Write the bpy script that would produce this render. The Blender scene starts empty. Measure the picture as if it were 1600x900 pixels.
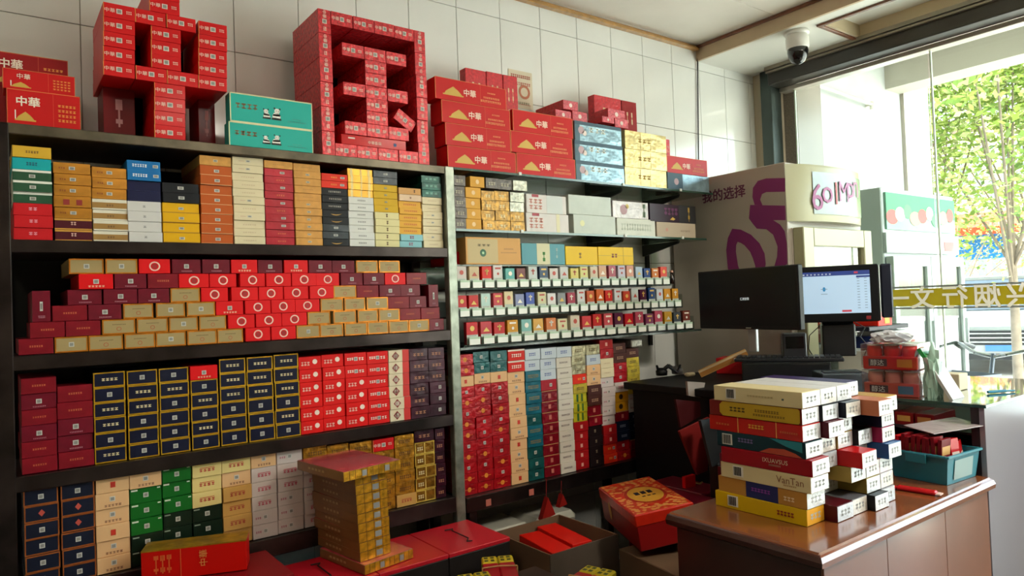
import bpy, bmesh, math, random
from mathutils import Vector, Matrix
random.seed(7)
R = math.radians
# ---------------------------------------------------------------- camera, sky, sun, lights, exposure
F_PX, YAW, PITCH, ROLL = 1100.0, R(36.6), R(1.3), R(-2.15)
CAM = Vector((0, 0, 1.35))
_f = Vector((math.sin(YAW)*math.cos(PITCH), math.cos(YAW)*math.cos(PITCH), math.sin(PITCH)))
_r = Vector((math.cos(YAW), -math.sin(YAW), 0)); _u = _r.cross(_f)
RT = _r*math.cos(ROLL) + _u*math.sin(ROLL); UP = _u*math.cos(ROLL) - _r*math.sin(ROLL); FW = _f
scene = bpy.context.scene
COL = scene.collection
cd = bpy.data.cameras.new('camera'); cam = bpy.data.objects.new('camera', cd); COL.objects.link(cam)
cam.matrix_world = Matrix(((RT.x, UP.x, -FW.x, CAM.x), (RT.y, UP.y, -FW.y, CAM.y), (RT.z, UP.z, -FW.z, CAM.z), (0, 0, 0, 1)))
cd.sensor_width = 36; cd.lens = F_PX*36/1600; cd.clip_start = .05; cd.clip_end = 300
scene.camera = cam
scene.view_settings.view_transform = 'Standard'; scene.view_settings.look = 'None'
scene.view_settings.gamma = 1; scene.view_settings.use_curve_mapping = False
scene.view_settings.exposure = 1.68
world = bpy.data.worlds.new('sky'); scene.world = world; world.use_nodes = True
nt = world.node_tree; bg = nt.nodes['Background']
sky = nt.nodes.new('ShaderNodeTexSky'); sky.sky_type = 'NISHITA'; sky.sun_disc = False
sky.sun_elevation = R(50); sky.sun_rotation = R(200); sky.air_density = 1.2; sky.dust_density = 2.0
hs = nt.nodes.new('ShaderNodeHueSaturation'); hs.inputs['Saturation'].default_value = .6
nt.links.new(sky.outputs[0], hs.inputs['Color']); nt.links.new(hs.outputs[0], bg.inputs[0]); bg.inputs[1].default_value = 0.6
def lamp(name, kind, loc, rot, energy, color=(1, 1, 1), **k):
    l = bpy.data.lights.new(name, kind); l.energy = energy; l.color = color
    for a, b in k.items(): setattr(l, a, b)
    o = bpy.data.objects.new(name, l); COL.objects.link(o); o.location = loc; o.rotation_euler = rot; return o
def aim(d): return Vector(d).to_track_quat('-Z', 'Y').to_euler()
lamp('sun', 'SUN', (8, -6, 9), aim((-.52, .36, -.77)), 10, (1, .975, .93), angle=R(1.0))
FILL_LIGHTS = [(1.2, -0.6, 5), (-.4, 1.1, .3), (2.85, -0.7, 21)]  # fill lamps added for interior brightness: x, y, energy

# ---------------------------------------------------------------- pixel helpers (measure the photograph's planes)
def ray(u, v): return RT*((u-800)/F_PX) - UP*((v-450)/F_PX) + FW
def onY(u, v, Y): d = ray(u, v); return CAM + d*(Y/d.y)
def onX(u, v, X): d = ray(u, v); return CAM + d*(X/d.x)
def onZ(u, v, Z): d = ray(u, v); return CAM + d*((Z-CAM.z)/d.z)
def X_at(u, z, Y=2.3):
    n = RT*F_PX - FW*(u-800)
    return -(n.y*Y + n.z*(z-CAM.z))/n.x

# ---------------------------------------------------------------- materials
MATS = {}
def lin(h):
    h = h.lstrip('#'); c = [int(h[i:i+2], 16)/255 for i in (0, 2, 4)]
    return tuple((x/12.92 if x <= .04045 else ((x+.055)/1.055)**2.4) for x in c) + (1,)
def mat(name, hexc, rough=.5, metal=0, coat=0, bump=0, bscale=60, var=0, vscale=8, emit=0, spec=.5):
    if name in MATS: return MATS[name]
    m = bpy.data.materials.new(name); m.use_nodes = True; t = m.node_tree; p = t.nodes['Principled BSDF']
    c = lin(hexc); p.inputs['Base Color'].default_value = c; p.inputs['Roughness'].default_value = rough
    p.inputs['Metallic'].default_value = metal; p.inputs['Coat Weight'].default_value = coat; p.inputs['Coat Roughness'].default_value = .12
    p.inputs['Specular IOR Level'].default_value = spec
    if emit: p.inputs['Emission Color'].default_value = c; p.inputs['Emission Strength'].default_value = emit
    if var or bump:
        tc = t.nodes.new('ShaderNodeTexCoord')
        if var:
            n = t.nodes.new('ShaderNodeTexNoise'); n.inputs['Scale'].default_value = vscale; n.inputs['Detail'].default_value = 4
            mp = t.nodes.new('ShaderNodeMapRange'); mp.inputs[1].default_value = .3; mp.inputs[2].default_value = .7
            mp.inputs[3].default_value = 1-var; mp.inputs[4].default_value = 1+var*.6
            mx = t.nodes.new('ShaderNodeMix'); mx.data_type = 'RGBA'; mx.blend_type = 'MULTIPLY'; mx.inputs[0].default_value = 1
            mx.inputs[6].default_value = c
            t.links.new(tc.outputs['Object'], n.inputs['Vector']); t.links.new(n.outputs[0], mp.inputs[0])
            t.links.new(mp.outputs[0], mx.inputs[7]); t.links.new(mx.outputs[2], p.inputs['Base Color'])
        if bump:
            n2 = t.nodes.new('ShaderNodeTexNoise'); n2.inputs['Scale'].default_value = bscale; n2.inputs['Detail'].default_value = 2
            b = t.nodes.new('ShaderNodeBump'); b.inputs['Strength'].default_value = bump; b.inputs['Distance'].default_value = .01
            t.links.new(tc.outputs['Object'], n2.inputs['Vector']); t.links.new(n2.outputs[0], b.inputs['Height']); t.links.new(b.outputs[0], p.inputs['Normal'])
    MATS[name] = m; return m
def sat(h, k=1.1):                                     # printed card: clean saturated inks
    c = [int(h.lstrip('#')[i:i+2], 16) for i in (0, 2, 4)]; m = sum(c)/3
    return '#%02x%02x%02x' % tuple(max(2, min(245, int(m+(x-m)*k))) for x in c)
def card(hexc, rough=.45, coat=.0, **k): return mat('card_'+hexc.strip('#'), sat(hexc), max(rough, .3), coat=coat*.25, spec=.22, **k)
def ink(hexc): return mat('ink_'+hexc.strip('#'), hexc, .5)
def foil(hexc, bump=.25, bscale=45, var=.35, vscale=30, metal=.55): return mat('foil_%s_%d' % (hexc.strip('#'), int(vscale)), sat(hexc, 1.15), .34, metal, 0, bump, bscale, var, vscale)
def glassy(name, tint, gloss=.08, rough=.02, base=0):
    if name in MATS: return MATS[name]
    m = bpy.data.materials.new(name); m.use_nodes = True; t = m.node_tree; t.nodes.remove(t.nodes['Principled BSDF'])
    out = t.nodes['Material Output']; tr = t.nodes.new('ShaderNodeBsdfTransparent'); tr.inputs[0].default_value = lin(tint)
    g = t.nodes.new('ShaderNodeBsdfGlossy'); g.inputs['Roughness'].default_value = rough
    lw = t.nodes.new('ShaderNodeLayerWeight'); fr = t.nodes.new('ShaderNodeMath'); fr.operation = 'POWER'; fr.inputs[1].default_value = 4
    t.links.new(lw.outputs['Facing'], fr.inputs[0])
    ad = t.nodes.new('ShaderNodeMath'); ad.operation = 'ADD'; ad.inputs[1].default_value = gloss; ad.use_clamp = True
    mx = t.nodes.new('ShaderNodeMixShader')
    t.links.new(fr.outputs[0], ad.inputs[0]); t.links.new(ad.outputs[0], mx.inputs[0]); t.links.new(tr.outputs[0], mx.inputs[1]); t.links.new(g.outputs[0], mx.inputs[2])
    t.links.new(mx.outputs[0], out.inputs[0]); MATS[name] = m; return m

# ---------------------------------------------------------------- mesh builder
TXT = {}
def text_geo(s):
    if s in TXT: return TXT[s]
    c = bpy.data.curves.new('text', 'FONT'); c.body = s; c.resolution_u = 2; c.align_x = 'CENTER'; c.align_y = 'CENTER'
    o = bpy.data.objects.new('text', c); COL.objects.link(o)
    dg = bpy.context.evaluated_depsgraph_get(); me = bpy.data.meshes.new_from_object(o.evaluated_get(dg))
    vs = [v.co.copy() for v in me.vertices]; fs = [tuple(p.vertices) for p in me.polygons]
    bpy.data.meshes.remove(me); bpy.data.objects.remove(o); bpy.data.curves.remove(c)
    if vs:
        x0, x1 = min(v.x for v in vs), max(v.x for v in vs); y0, y1 = min(v.y for v in vs), max(v.y for v in vs)
        h = max(y1-y0, 1e-6); vs = [((v.x-(x0+x1)/2)/h, (v.y-(y0+y1)/2)/h) for v in vs]; w = (x1-x0)/h
    else: w = 1
    TXT[s] = (vs, fs, w); return TXT[s]
class MB:
    def __init__(s): s.v = []; s.f = []; s.m = []; s.mats = []; s.sm = []
    def mi(s, m):
        if m not in s.mats: s.mats.append(m)
        return s.mats.index(m)
    def add(s, vs, fs, m, smooth=False):
        b = len(s.v); k = s.mi(m); s.v += [tuple(v) for v in vs]
        for f in fs: s.f.append(tuple(b+i for i in f)); s.m.append(k); s.sm.append(smooth)
        return s
    def box(s, x0, x1, y0, y1, z0, z1, m, c=0):
        if x0 > x1: x0, x1 = x1, x0
        if y0 > y1: y0, y1 = y1, y0
        if z0 > z1: z0, z1 = z1, z0
        if not c:
            vs = [(x, y, z) for x in (x0, x1) for y in (y0, y1) for z in (z0, z1)]
            return s.add(vs, [(0, 1, 3, 2), (4, 6, 7, 5), (0, 4, 5, 1), (2, 3, 7, 6), (0, 2, 6, 4), (1, 5, 7, 3)], m)
        X, Y, Z = (x0, x1), (y0, y1), (z0, z1); vs = []; idx = {}
        for i in (0, 1):
            for j in (0, 1):
                for k in (0, 1):
                    p = (X[i], Y[j], Z[k]); q = (X[i]+c*(1-2*i), Y[j]+c*(1-2*j), Z[k]+c*(1-2*k))
                    idx[i, j, k, 0] = len(vs); vs.append((p[0], q[1], q[2]))
                    idx[i, j, k, 1] = len(vs); vs.append((q[0], p[1], q[2]))
                    idx[i, j, k, 2] = len(vs); vs.append((q[0], q[1], p[2]))
        I = idx; fs = []
        fs.append((I[0,0,0,0], I[0,0,1,0], I[0,1,1,0], I[0,1,0,0])); fs.append((I[1,0,0,0], I[1,1,0,0], I[1,1,1,0], I[1,0,1,0]))
        fs.append((I[0,0,0,1], I[1,0,0,1], I[1,0,1,1], I[0,0,1,1])); fs.append((I[0,1,0,1], I[0,1,1,1], I[1,1,1,1], I[1,1,0,1]))
        fs.append((I[0,0,0,2], I[0,1,0,2], I[1,1,0,2], I[1,0,0,2])); fs.append((I[0,0,1,2], I[1,0,1,2], I[1,1,1,2], I[0,1,1,2]))
        for a in (0, 1):
            for b in (0, 1):
                fs.append((I[a,b,0,0], I[a,b,1,0], I[a,b,1,1], I[a,b,0,1])[::1 if a == b else -1][::-1])
                fs.append((I[a,0,b,0], I[a,1,b,0], I[a,1,b,2], I[a,0,b,2])[::-1 if a == b else 1][::-1])
                fs.append((I[0,a,b,1], I[1,a,b,1], I[1,a,b,2], I[0,a,b,2])[::1 if a == b else -1][::-1])
                for k in (0, 1):
                    t = (I[a,b,k,0], I[a,b,k,1], I[a,b,k,2]); fs.append(t if (a+b+k) % 2 == 0 else t[::-1])
        return s.add(vs, fs, m)
    def quad(s, a, b, c, d, m): return s.add([a, b, c, d], [(0, 1, 2, 3)], m)
    def poly(s, pts, m): return s.add(pts, [tuple(range(len(pts)))], m)
    def extr(s, pts, d, m, caps=True):            # prism: polygon pts (3D) swept by vector d
        n = len(pts); d = Vector(d); q = [Vector(p) for p in pts]; vs = q + [p+d for p in q]
        fs = [(i, (i+1) % n, n+(i+1) % n, n+i) for i in range(n)]
        if caps: fs += [tuple(range(n))[::-1], tuple(range(n, 2*n))]
        return s.add(vs, fs, m)
    def rect(s, O, ux, uz, x0, z0, x1, z1, m):
        P = lambda x, z: O+ux*x+uz*z
        return s.quad(P(x0, z0), P(x1, z0), P(x1, z1), P(x0, z1), m)
    def text(s, t, O, ux, uz, h, m, wmax=None, sx=1, bold=0):
        if bold:
            for i, (a, b) in enumerate(((-1, -1), (1, -1), (-1, 1), (1, 1), (0, 0))): s.text(t, O+ux*(a*bold*h)+uz*(b*bold*h)+ux.cross(uz)*(-.00003*i), ux, uz, h, m, wmax, sx)
            return s
        vs, fs, w = text_geo(t); k = sx
        if wmax and w*h > wmax: k = wmax/(w*h)
        return s.add([O+ux*(x*h*k)+uz*(y*h) for x, y in vs], fs, m)
    def ring(s, O, ux, uz, r0, r1, m, n=20):
        vs = [O+ux*(math.cos(2*math.pi*i/n)*r)+uz*(math.sin(2*math.pi*i/n)*r) for r in (r0, r1) for i in range(n)]
        return s.add(vs, [(i, n+i, n+(i+1) % n, (i+1) % n) for i in range(n)], m)
    def disc(s, O, ux, uz, r, m, n=16, ry=None):
        ry = ry or r
        return s.add([O+ux*(math.cos(2*math.pi*i/n)*r)+uz*(math.sin(2*math.pi*i/n)*ry) for i in range(n)], [tuple(range(n))], m)
    def cyl(s, p, q, r0, m, r1=None, n=12, caps=True):
        p, q = Vector(p), Vector(q); r1 = r0 if r1 is None else r1; d = (q-p).normalized()
        a = d.orthogonal().normalized(); b = d.cross(a)
        vs = [c+a*(math.cos(2*math.pi*i/n)*r)+b*(math.sin(2*math.pi*i/n)*r) for c, r in ((p, r0), (q, r1)) for i in range(n)]
        s.add(vs, [(i, (i+1) % n, n+(i+1) % n, n+i) for i in range(n)], m, True)
        if caps: s.add(vs[:n], [tuple(range(n))[::-1]], m); s.add(vs[n:], [tuple(range(n))], m)
        return s
    def tube(s, pts, r, m, n=6):
        for a, b in zip(pts, pts[1:]): s.cyl(a, b, r, m, n=n)
        return s
    def lathe(s, O, prof, m, n=24):
        O = Vector(O); vs = [O+Vector((r*math.cos(2*math.pi*i/n), r*math.sin(2*math.pi*i/n), z)) for r, z in prof for i in range(n)]
        return s.add(vs, [(j*n+i, j*n+(i+1) % n, (j+1)*n+(i+1) % n, (j+1)*n+i) for j in range(len(prof)-1) for i in range(n)], m, True)
    def build(s, name, parent=None, kind=None, loc=None):
        me = bpy.data.meshes.new(name); me.from_pydata(s.v, [], s.f)
        for m in s.mats: me.materials.append(m)
        me.polygons.foreach_set('material_index', s.m); me.polygons.foreach_set('use_smooth', s.sm); me.update()
        o = bpy.data.objects.new(name, me); COL.objects.link(o); o.parent = parent
        if kind: o['kind'] = kind
        if loc is not None: o.location = loc
        return o
LABELS = {}
def tag(o, label, cat, group=None):
    n = len(label.split())
    if not 4 <= n <= 16: print('BAD LABEL', n, label)
    if label in LABELS and not (group and LABELS[label] == group): print('DUPLICATE LABEL', label)
    LABELS[label] = group
    o['label'] = label; o['category'] = cat
    if group: o['group'] = group
    return o
def thing(name, label, cat, loc=(0, 0, 0), rotz=0, group=None):
    o = bpy.data.objects.new(name, None); COL.objects.link(o); o.empty_display_size = .05
    o.location = loc; o.rotation_euler = (0, 0, rotz); return tag(o, label, cat, group)
def dup(root):
    r = root.copy(); COL.objects.link(r)
    for ch in KIDS.get(root.name, []):
        c = ch.copy(); COL.objects.link(c); c.parent = r
    return r
KIDS = {}
ux, uy, uz = Vector((1, 0, 0)), Vector((0, 1, 0)), Vector((0, 0, 1))
ORD = ['bottom', 'second', 'third', 'fourth', 'fifth', 'sixth', 'seventh', 'eighth', 'ninth', 'tenth', 'eleventh', 'twelfth', 'thirteenth', 'fourteenth', 'fifteenth', 'sixteenth', 'seventeenth', 'eighteenth', 'nineteenth', 'twentieth', 'twenty-first', 'twenty-second', 'twenty-third', 'twenty-fourth']
def rank(k, n):                                   # k counted from the top, 0 = top
    return 'topmost' if k == 0 else ('lowest' if k == n-1 else ORD[k]+' down')
def nth(i, n): return 'leftmost' if i == 0 else ('rightmost' if i == n-1 else ORD[i]+' from left')
# ---------------------------------------------------------------- the room
XB, YA = 4.008, 2.62
steel = mat('dark_stained_steel', '#3b3230', .28, .75, 0, .15, 12, .55, 9)
steel_lt = mat('worn_grey_steel', '#8d9184', .35, .6, 0, .1, 30, .4, 22)
black = mat('black_plastic', '#121518', .38)
grout = mat('tile_grout', '#8f8b7c', .8)
tile_m = mat('glazed_wall_tile', '#e8e9e4', .12, 0, .3, .02, 5, .04, 3)
white_paint = mat('white_ceiling_paint', '#d9d2c4', .7, var=.04)
def struct(mb, name, **k): return mb.build(name, kind='structure', **k)
struct(MB().box(-1.6, XB+.1, -3.4, YA+.15, -.1, 0, mat('floor_tile', '#5d5751', .35, var=.15, vscale=3)), 'floor')
wa = struct(MB().box(-1.6, XB+.05, YA+.006, YA+.15, 0, 2.95, grout), 'wall_back')
tp = None
for k in range(-8, 17):
    x0 = .25+.2405*k+.0012; x1 = x0+.2405-.0024
    if x1 > XB-.01: x1 = XB-.01
    if x0 >= XB-.02: continue
    for r in range(-1, 8):
        z1 = 2.303+.38*(2-r)-.0012; z0 = z1-.38+.0024
        z1 = min(z1, 2.82 if x0 < 3.37 else 2.735); z0 = max(z0, .001)
        if z1-z0 < .02: continue
        if abs((z1-z0)-.3776) < .001 and abs(x1-x0-.2381) < .0005:
            if tp is None:
                tp = MB().box(0, .2381, 0, .008, 0, .3776, tile_m, .0012).build('wall_tile', wa); o = tp
            else:
                o = tp.copy(); COL.objects.link(o)
            o.location = (x0, YA, z0)
        else: MB().box(x0, x1, YA, YA+.008, z0, z1, tile_m, .0012).build('wall_tile', wa)
struct(MB().box(-1.7, -1.6, -3.4, YA+.15, 0, 2.95, mat('side_wall_paint', '#7d705a', .6)), 'wall_left')
struct(MB().box(-1.7, XB+.1, -3.5, -3.4, 0, 2.95, mat('rear_wall_paint', '#84755c', .7)), 'wall_front')
gold_trim = mat('gold_wood_trim', '#b98a4a', .35, 0, .3, var=.25, vscale=30)
brown_trim = mat('brown_wood_trim', '#7a4a30', .35, 0, .3, var=.25, vscale=30)
# ceiling: high part in long panels, then the lower soffit by the window with its recessed tray
ce = struct(MB().box(-1.7, 3.42, -3.5, YA+.15, 2.832, 2.95, mat('ceiling_gap', '#6e675a', .8)), 'ceiling')
for i in range(12):
    MB().box(-1.6, 3.37, -3.4+i*.5+.0015, -3.4+i*.5+.4985, 2.821, 2.8335, mat('ceiling_panel_pvc', '#eae4da', .4, var=.05, vscale=4), .001).build('ceiling_panel', ce)
MB().box(-1.6, 3.37, 2.6015, YA, 2.821, 2.8335, mat('ceiling_panel_pvc', '#eae4da')).build('ceiling_panel', ce)
RX0, RX1, RY = 3.48, 3.85, 1.91               # recessed tray
sf = MB(); sm = mat('soffit_white', '#e4e2da', .45)
for (a, b, c, d) in ((3.372, RX0, -3.4, YA), (RX1, XB, -3.4, YA), (RX0, RX1, RY, YA)): sf.box(a, b, c, d, 2.733, 2.80, sm)
sf.box(3.372, XB+.05, -3.4, YA, 2.80, 2.86, sm)
struct(sf, 'ceiling_soffit')
struct(MB().box(3.355, 3.372, -3.4, YA, 2.733, 2.83, mat('beam_beige', '#c9b292', .5, var=.06)), 'trim_1')
struct(MB().box(3.343, 3.356, -3.4, YA, 2.802, 2.821, brown_trim, .003), 'trim_2')
t3 = MB()
for k, (dy, dz) in enumerate(((0, 0), (.011, .011), (.022, .022))): t3.box(-1.6, 3.345, YA-.034+dy*1.0, YA, 2.789+dz, 2.801+dz-.002, gold_trim, .002)
struct(t3, 'trim_3')
fr = MB(); tray_m = mat('tray_beige', '#c9b898', .5)
for (a, b, c, d, m) in ((RX0-.022, RX0, -3.4, RY+.022, brown_trim), (RX1, RX1+.022, -3.4, RY+.022, brown_trim), (RX0, RX1, RY, RY+.022, brown_trim)):
    fr.box(a, b, c, d, 2.722, 2.734, m, .002)
fr.box(RX0, RX0+.012, -3.4, RY, 2.734, 2.80, tray_m); fr.box(RX1-.012, RX1, -3.4, RY, 2.734, 2.80, tray_m); fr.box(RX0, RX1, RY-.012, RY, 2.734, 2.80, tray_m)
struct(fr, 'trim_4')
# unseen fill lamps added on the ceiling to brighten the interior
for i, (x, y, e) in enumerate(FILL_LIGHTS):
    t = thing('added_fill_lamp', ['added square fill lamp on the ceiling behind the camera', 'added square fill lamp on the ceiling above the left aisle', 'added square fill lamp on the ceiling at the rear of the shop'][i], 'lamp', (x, y, 2.82))
    MB().box(-.3, .3, -.3, .3, -.03, 0, mat('lamp_white_metal', '#e8e8e4', .4), .004).build('fill_lamp_housing', t)
    MB().box(-.27, .27, -.27, .27, -.034, -.03, mat('fill_lamp_diffuser', '#fff3df', .5, emit=3)).build('diffuser', t)
    l = lamp('added_fill_light', 'AREA', (x, y, 2.775), (0, 0, 0), e, (1, .93, .8), shape='SQUARE', size=.54)
# window wall: shutter header, steel post, granite pier, glass
struct(MB().box(XB-.10, XB+.02, 2.49, YA, 0, 2.733, mat('pier_cream', '#b7ab93', .6)), 'wall_right')
struct(MB().box(XB-.13, XB-.02, 2.478, 2.553, 0, 2.733, mat('dark_green_post', '#3f4a46', .3, .5, var=.2), .004), 'trim_5')
gran = mat('speckled_granite', '#857d72', .35, 0, .1, 0, 10, .35, 220)
pl = struct(MB().box(XB+.022, XB+.30, 2.40, 2.655, -.1, 3.4, gran), 'trim_6')
hd = MB().box(XB-.16, XB-.04, -3.4, 2.478, 2.625, 2.733, mat('shutter_box_dark', '#3a3733', .35, .4, var=.15, vscale=3), .004)
hd.box(XB-.19, XB-.16, -3.4, 2.478, 2.712, 2.733, mat('header_bronze', '#8a8172', .35, .4)); hd.box(XB-.18, XB-.16, -3.4, 2.478, 2.697, 2.708, mat('header_bronze', '#8a8172'))
hd.box(XB-.04, XB+.03, -3.4, 2.478, 2.60, 2.625, mat('header_silver', '#cfc8bc', .3, .6), .002)
struct(hd, 'window_1')
glass = glassy('window_glass', '#f4faf6', .015)
panes = [(-3.3, -1.66), (-1.64, .02), (.04, 1.62), (1.635, 2.40)]
for i, (a, b) in enumerate(panes):
    g = struct(MB().box(XB, XB+.008, a, b, .0, 2.61, glass), 'window_%d' % (i+2))
    MB().box(XB-.002, XB+.010, b-.004, b+.004, .0, 2.61, mat('pane_seal', '#cfe0cf', .4)).build('pane_edge', g)
YF = .86
# banner film on the glass: gold band between grey lines, lettering to be read from the street
zb = .5*(onX(1500, 448, XB).z+onX(1500, 478, XB).z); hb = .5*(onX(1500, 448, XB).z-onX(1500, 476, XB).z); BY1 = onX(1394, 462, XB).y
bn = thing('window_banner_film', 'yellow banner strip with white reversed characters on the window glass', 'banner', (XB-.004, 0, zb))
MB().box(-.001, 0, .05, BY1, -hb, hb, mat('gold_banner_film', '#b3a310', .45)).build('gold_band', bn)
MB().box(-.002, -.001, .05, BY1, hb+.006, hb+.016, ink('#7d8280')).build('border_line', bn); MB().box(-.002, -.001, .05, BY1, -hb-.016, -hb-.006, ink('#7d8280')).build('border_line', bn)
tm = MB()
for ch, u in (('文', 1441), ('行', 1492), ('烟', 1543), ('兴', 1595), ('一', 1397)):
    y = onX(u, 462, XB-.006).y
    tm.text(ch, Vector((-.003, y, 0)), uy, uz, .115 if ch != '一' else .014, ink('#f4f2ea'), bold=.018)
tm.build('lettering', bn)
# security camera on the soffit
pc = onZ(1245, 50, 2.733)
sc = thing('security_camera', 'white dome security camera with black eye under the ceiling soffit', 'camera', (pc.x, pc.y, 2.733))
wpl = mat('white_plastic', '#e6e4de', .35)
MB().lathe((0, 0, 0), [(0, 0), (.062, 0), (.062, -.014), (.05, -.018)], wpl).build('mounting_plate', sc)
MB().lathe((0, 0, 0), [(.05, -.018), (.058, -.035), (.058, -.085), (.052, -.092)], wpl).build('housing', sc)
MB().lathe((0, 0, 0), [(.052, -.09), (.053, -.105), (.048, -.135), (.034, -.160), (.012, -.172), (0, -.174)], mat('camera_dome_black', '#0b0d12', .08, 0, .6)).build('lens_dome', sc)

# ---------------------------------------------------------------- left steel shelving unit
Z1, Z2, Z3, Z4, Z5 = 1.883, 1.572, 1.262, .944, .636
UX0, UX1 = X_at(18, 1.5), X_at(697, 1.4)
rk = thing('steel_shelving_unit', 'tall dark stained steel shelving unit with five shelves at the left', 'shelf', (0, 0, 0))
for z, t in ((Z1, .030), (Z2, .036), (Z3, .040), (Z4, .042), (Z5, .058)):
    MB().box(UX0, UX1, 2.292, 2.60, z-t, z-.003, mat('shelf_sheet_steel', '#3b3431', .35, .6, var=.3, vscale=10)).build('shelf_board', rk)
    MB().box(UX0-.02, UX1+.0, 2.278, 2.294, z-t, z-.001, mat('top_rail_steel', '#5a5242', .35, .6, 0, .1, 20, .4, 16) if z == Z1 else steel, .002).build('front_rail', rk)
MB().box(UX0-.055, UX0, 2.276, 2.31, 0, Z1-.002, steel, .003).build('post', rk)
MB().box(UX1, UX1+.040, 2.276, 2.31, 0, Z1, steel_lt, .003).build('post', rk)
MB().box(UX0-.055, UX0, 2.56, 2.60, 0, Z1-.03, steel, .003).build('post', rk)
MB().box(UX1, UX1+.04, 2.56, 2.60, 0, Z1-.03, steel, .003).build('post', rk)
MB().box(UX0-.055, UX0-.045, 2.31, 2.56, Z1-.03, Z1-.002, steel).build('side_rail', rk); MB().box(UX1+.03, UX1+.04, 2.31, 2.56, Z1-.03, Z1-.002, steel).build('side_rail', rk)
MB().box(UX0, UX1, 2.601, 2.606, Z5-.05, Z1-.04, mat('rack_shade_dark', '#1d1f1c', .6, .2)).build('shade_sheet', rk)  # dark sheet added to paint the shade behind the cartons

# ---------------------------------------------------------------- carton designs
W0, D0, H0 = .085, .25, .046                       # nominal end-on carton
DES = {}
RND = random.Random(3)
def marks(mb, x0, x1, z0, z1, n, m, y):            # unreadable row of small characters as separate strokes
    w = (x1-x0)/n
    for i in range(n):
        a = x0+i*w+w*.12; b = a+w*.72
        mb.box(a, b, y, y+.0003, z0+(z1-z0)*RND.uniform(0, .2), z0+(z1-z0)*RND.uniform(.25, .45), m)
        mb.box(a, b, y, y+.0003, z1-(z1-z0)*RND.uniform(.2, .4), z1, m)
        mb.box((a+b)/2-w*.1, (a+b)/2+w*.1, y, y+.0003, z0, z1, m)
def ops_part(ops, w, h, y):
    mb = MB()
    for op in ops:
        k = op[0]
        if k == 'r': mb.box(-w/2+op[1]*w, -w/2+op[3]*w, y, y+.0006, op[2]*h, op[4]*h, op[5])
        elif k == 't': mb.text(op[1], Vector((-w/2+op[2]*w, y-.0001, op[3]*h)), ux, uz, op[4]*h, op[5], w*.9, bold=(.02 if h > .06 else 0))
        elif k == 'm': marks(mb, -w/2+op[1]*w, -w/2+op[3]*w, op[2]*h, op[4]*h, op[5], op[6], y)
        elif k == 'ring': mb.ring(Vector((-w/2+op[1]*w, y-.0001, op[2]*h)), ux, uz, op[3]*h, op[4]*h, op[5])
        elif k == 'disc': mb.disc(Vector((-w/2+op[1]*w, y, op[2]*h)), ux, uz, op[3]*h, op[4])
        elif k == 'p': mb.poly([Vector((-w/2+a*w, y, b*h)) for a, b in op[1]], op[2])
    return mb
def sticker(x=.5, z=.5, s=.30, c='#c9c9c2'):
    a = s*H0/W0/2
    return ('code_sticker', [('r', x-a, z-s/2, x+a, z+s/2, ink(c)), ], .0008, [('r', x-a*.66, z-s*.33, x+a*.66, z+s*.33, ink('#8b8a84'))])
def border(c, t=.05, m=None):
    m = m or foil(c); a = t*H0/W0*1.4
    return ('foil_border', [('r', 0, 0, 1, t*1.6, m), ('r', 0, 1-t*1.6, 1, 1, m), ('r', 0, t*1.6, a, 1-t*1.6, m), ('r', 1-a, t*1.6, 1, 1-t*1.6, m)], .0007, None)
def design(code, look, body, parts, w=W0, d=D0, h=H0):
    DES[code] = dict(look=look, body=body, parts=parts, w=w, d=d, h=h, proto=None)
def make(code, name='cigarette_carton'):
    D = DES[code]
    if D['proto'] is None:
        o = MB().box(-D['w']/2, D['w']/2, 0, D['d'], 0, D['h'], D['body'], .0009).build(name)
        kids = []
        for p in D['parts']:
            q = ops_part(p[1], D['w'], D['h'], -p[2])
            if p[3]:
                b = ops_part(p[3], D['w'], D['h'], -p[2]-.0005); q.add(b.v, b.f, b.mats[0])
            k = q.build(p[0], o); kids.append(k)
        D['proto'] = o; KIDS[o.name] = kids; D['used'] = False
    o = D['proto']
    if not D['used']: D['used'] = True; return o
    KIDS[o.name]
    return dup(o)
def place(code, x0, x1, y, z0, z1, label, group, rz=0, jit=1, cat='carton', deep=None):
    D = DES[code]; o = make(code)
    w = (x1-x0)*.988; h = (z1-z0)-.0007
    o.scale = (w/D['w'], (deep or D['d'])/D['d'], h/D['h'])
    o.location = ((x0+x1)/2, y+random.uniform(-.004, .004)*jit, z0+.0003)
    o.rotation_euler = (0, 0, rz+R(random.uniform(-.35, .35))*jit)
    return tag(o, label, cat, group)
P = lambda name, ops, y=.0006: (name, ops, y, None)
gold_i, white_i, dk = ink('#d7a23a'), ink('#e9e2d2'), ink('#2a2222')
def MK(x0, z0, x1, z1, n, c): return P('printed_lettering', [('m', x0, z0, x1, z1, n, ink(c))])
def BAND(c, *r): return P('coloured_band', [('r',)+q+(ink(c),) for q in r], .0004)
S = sticker
design('gy', 'gold-yellow', card('#cfa83c'), [MK(.33, .4, .68, .6, 5, '#6b4a1c')])
design('tq', 'turquoise', card('#1fa3a8'), [MK(.35, .35, .65, .65, 4, '#0f5f74')])
design('gw', 'dark green and white banded', card('#e6e6dc'), [BAND('#0d4a2a', (0, .0, 1, .78)), S(.5, .42)])
design('rd', 'plain red', card('#bf1f26'), [MK(.38, .4, .62, .66, 2, '#e88fa0')])
design('gd', 'brushed gold', foil('#c48a3a', .1, 20, .35, 14), [S(), MK(.14, .42, .32, .56, 3, '#8a3c1e')])
design('gr', 'gold with red label', foil('#c48a3a', .1, 20, .35, 14), [BAND('#8e1f1c', (.25, .2, .42, .7), (.6, .2, .76, .7))])
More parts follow.
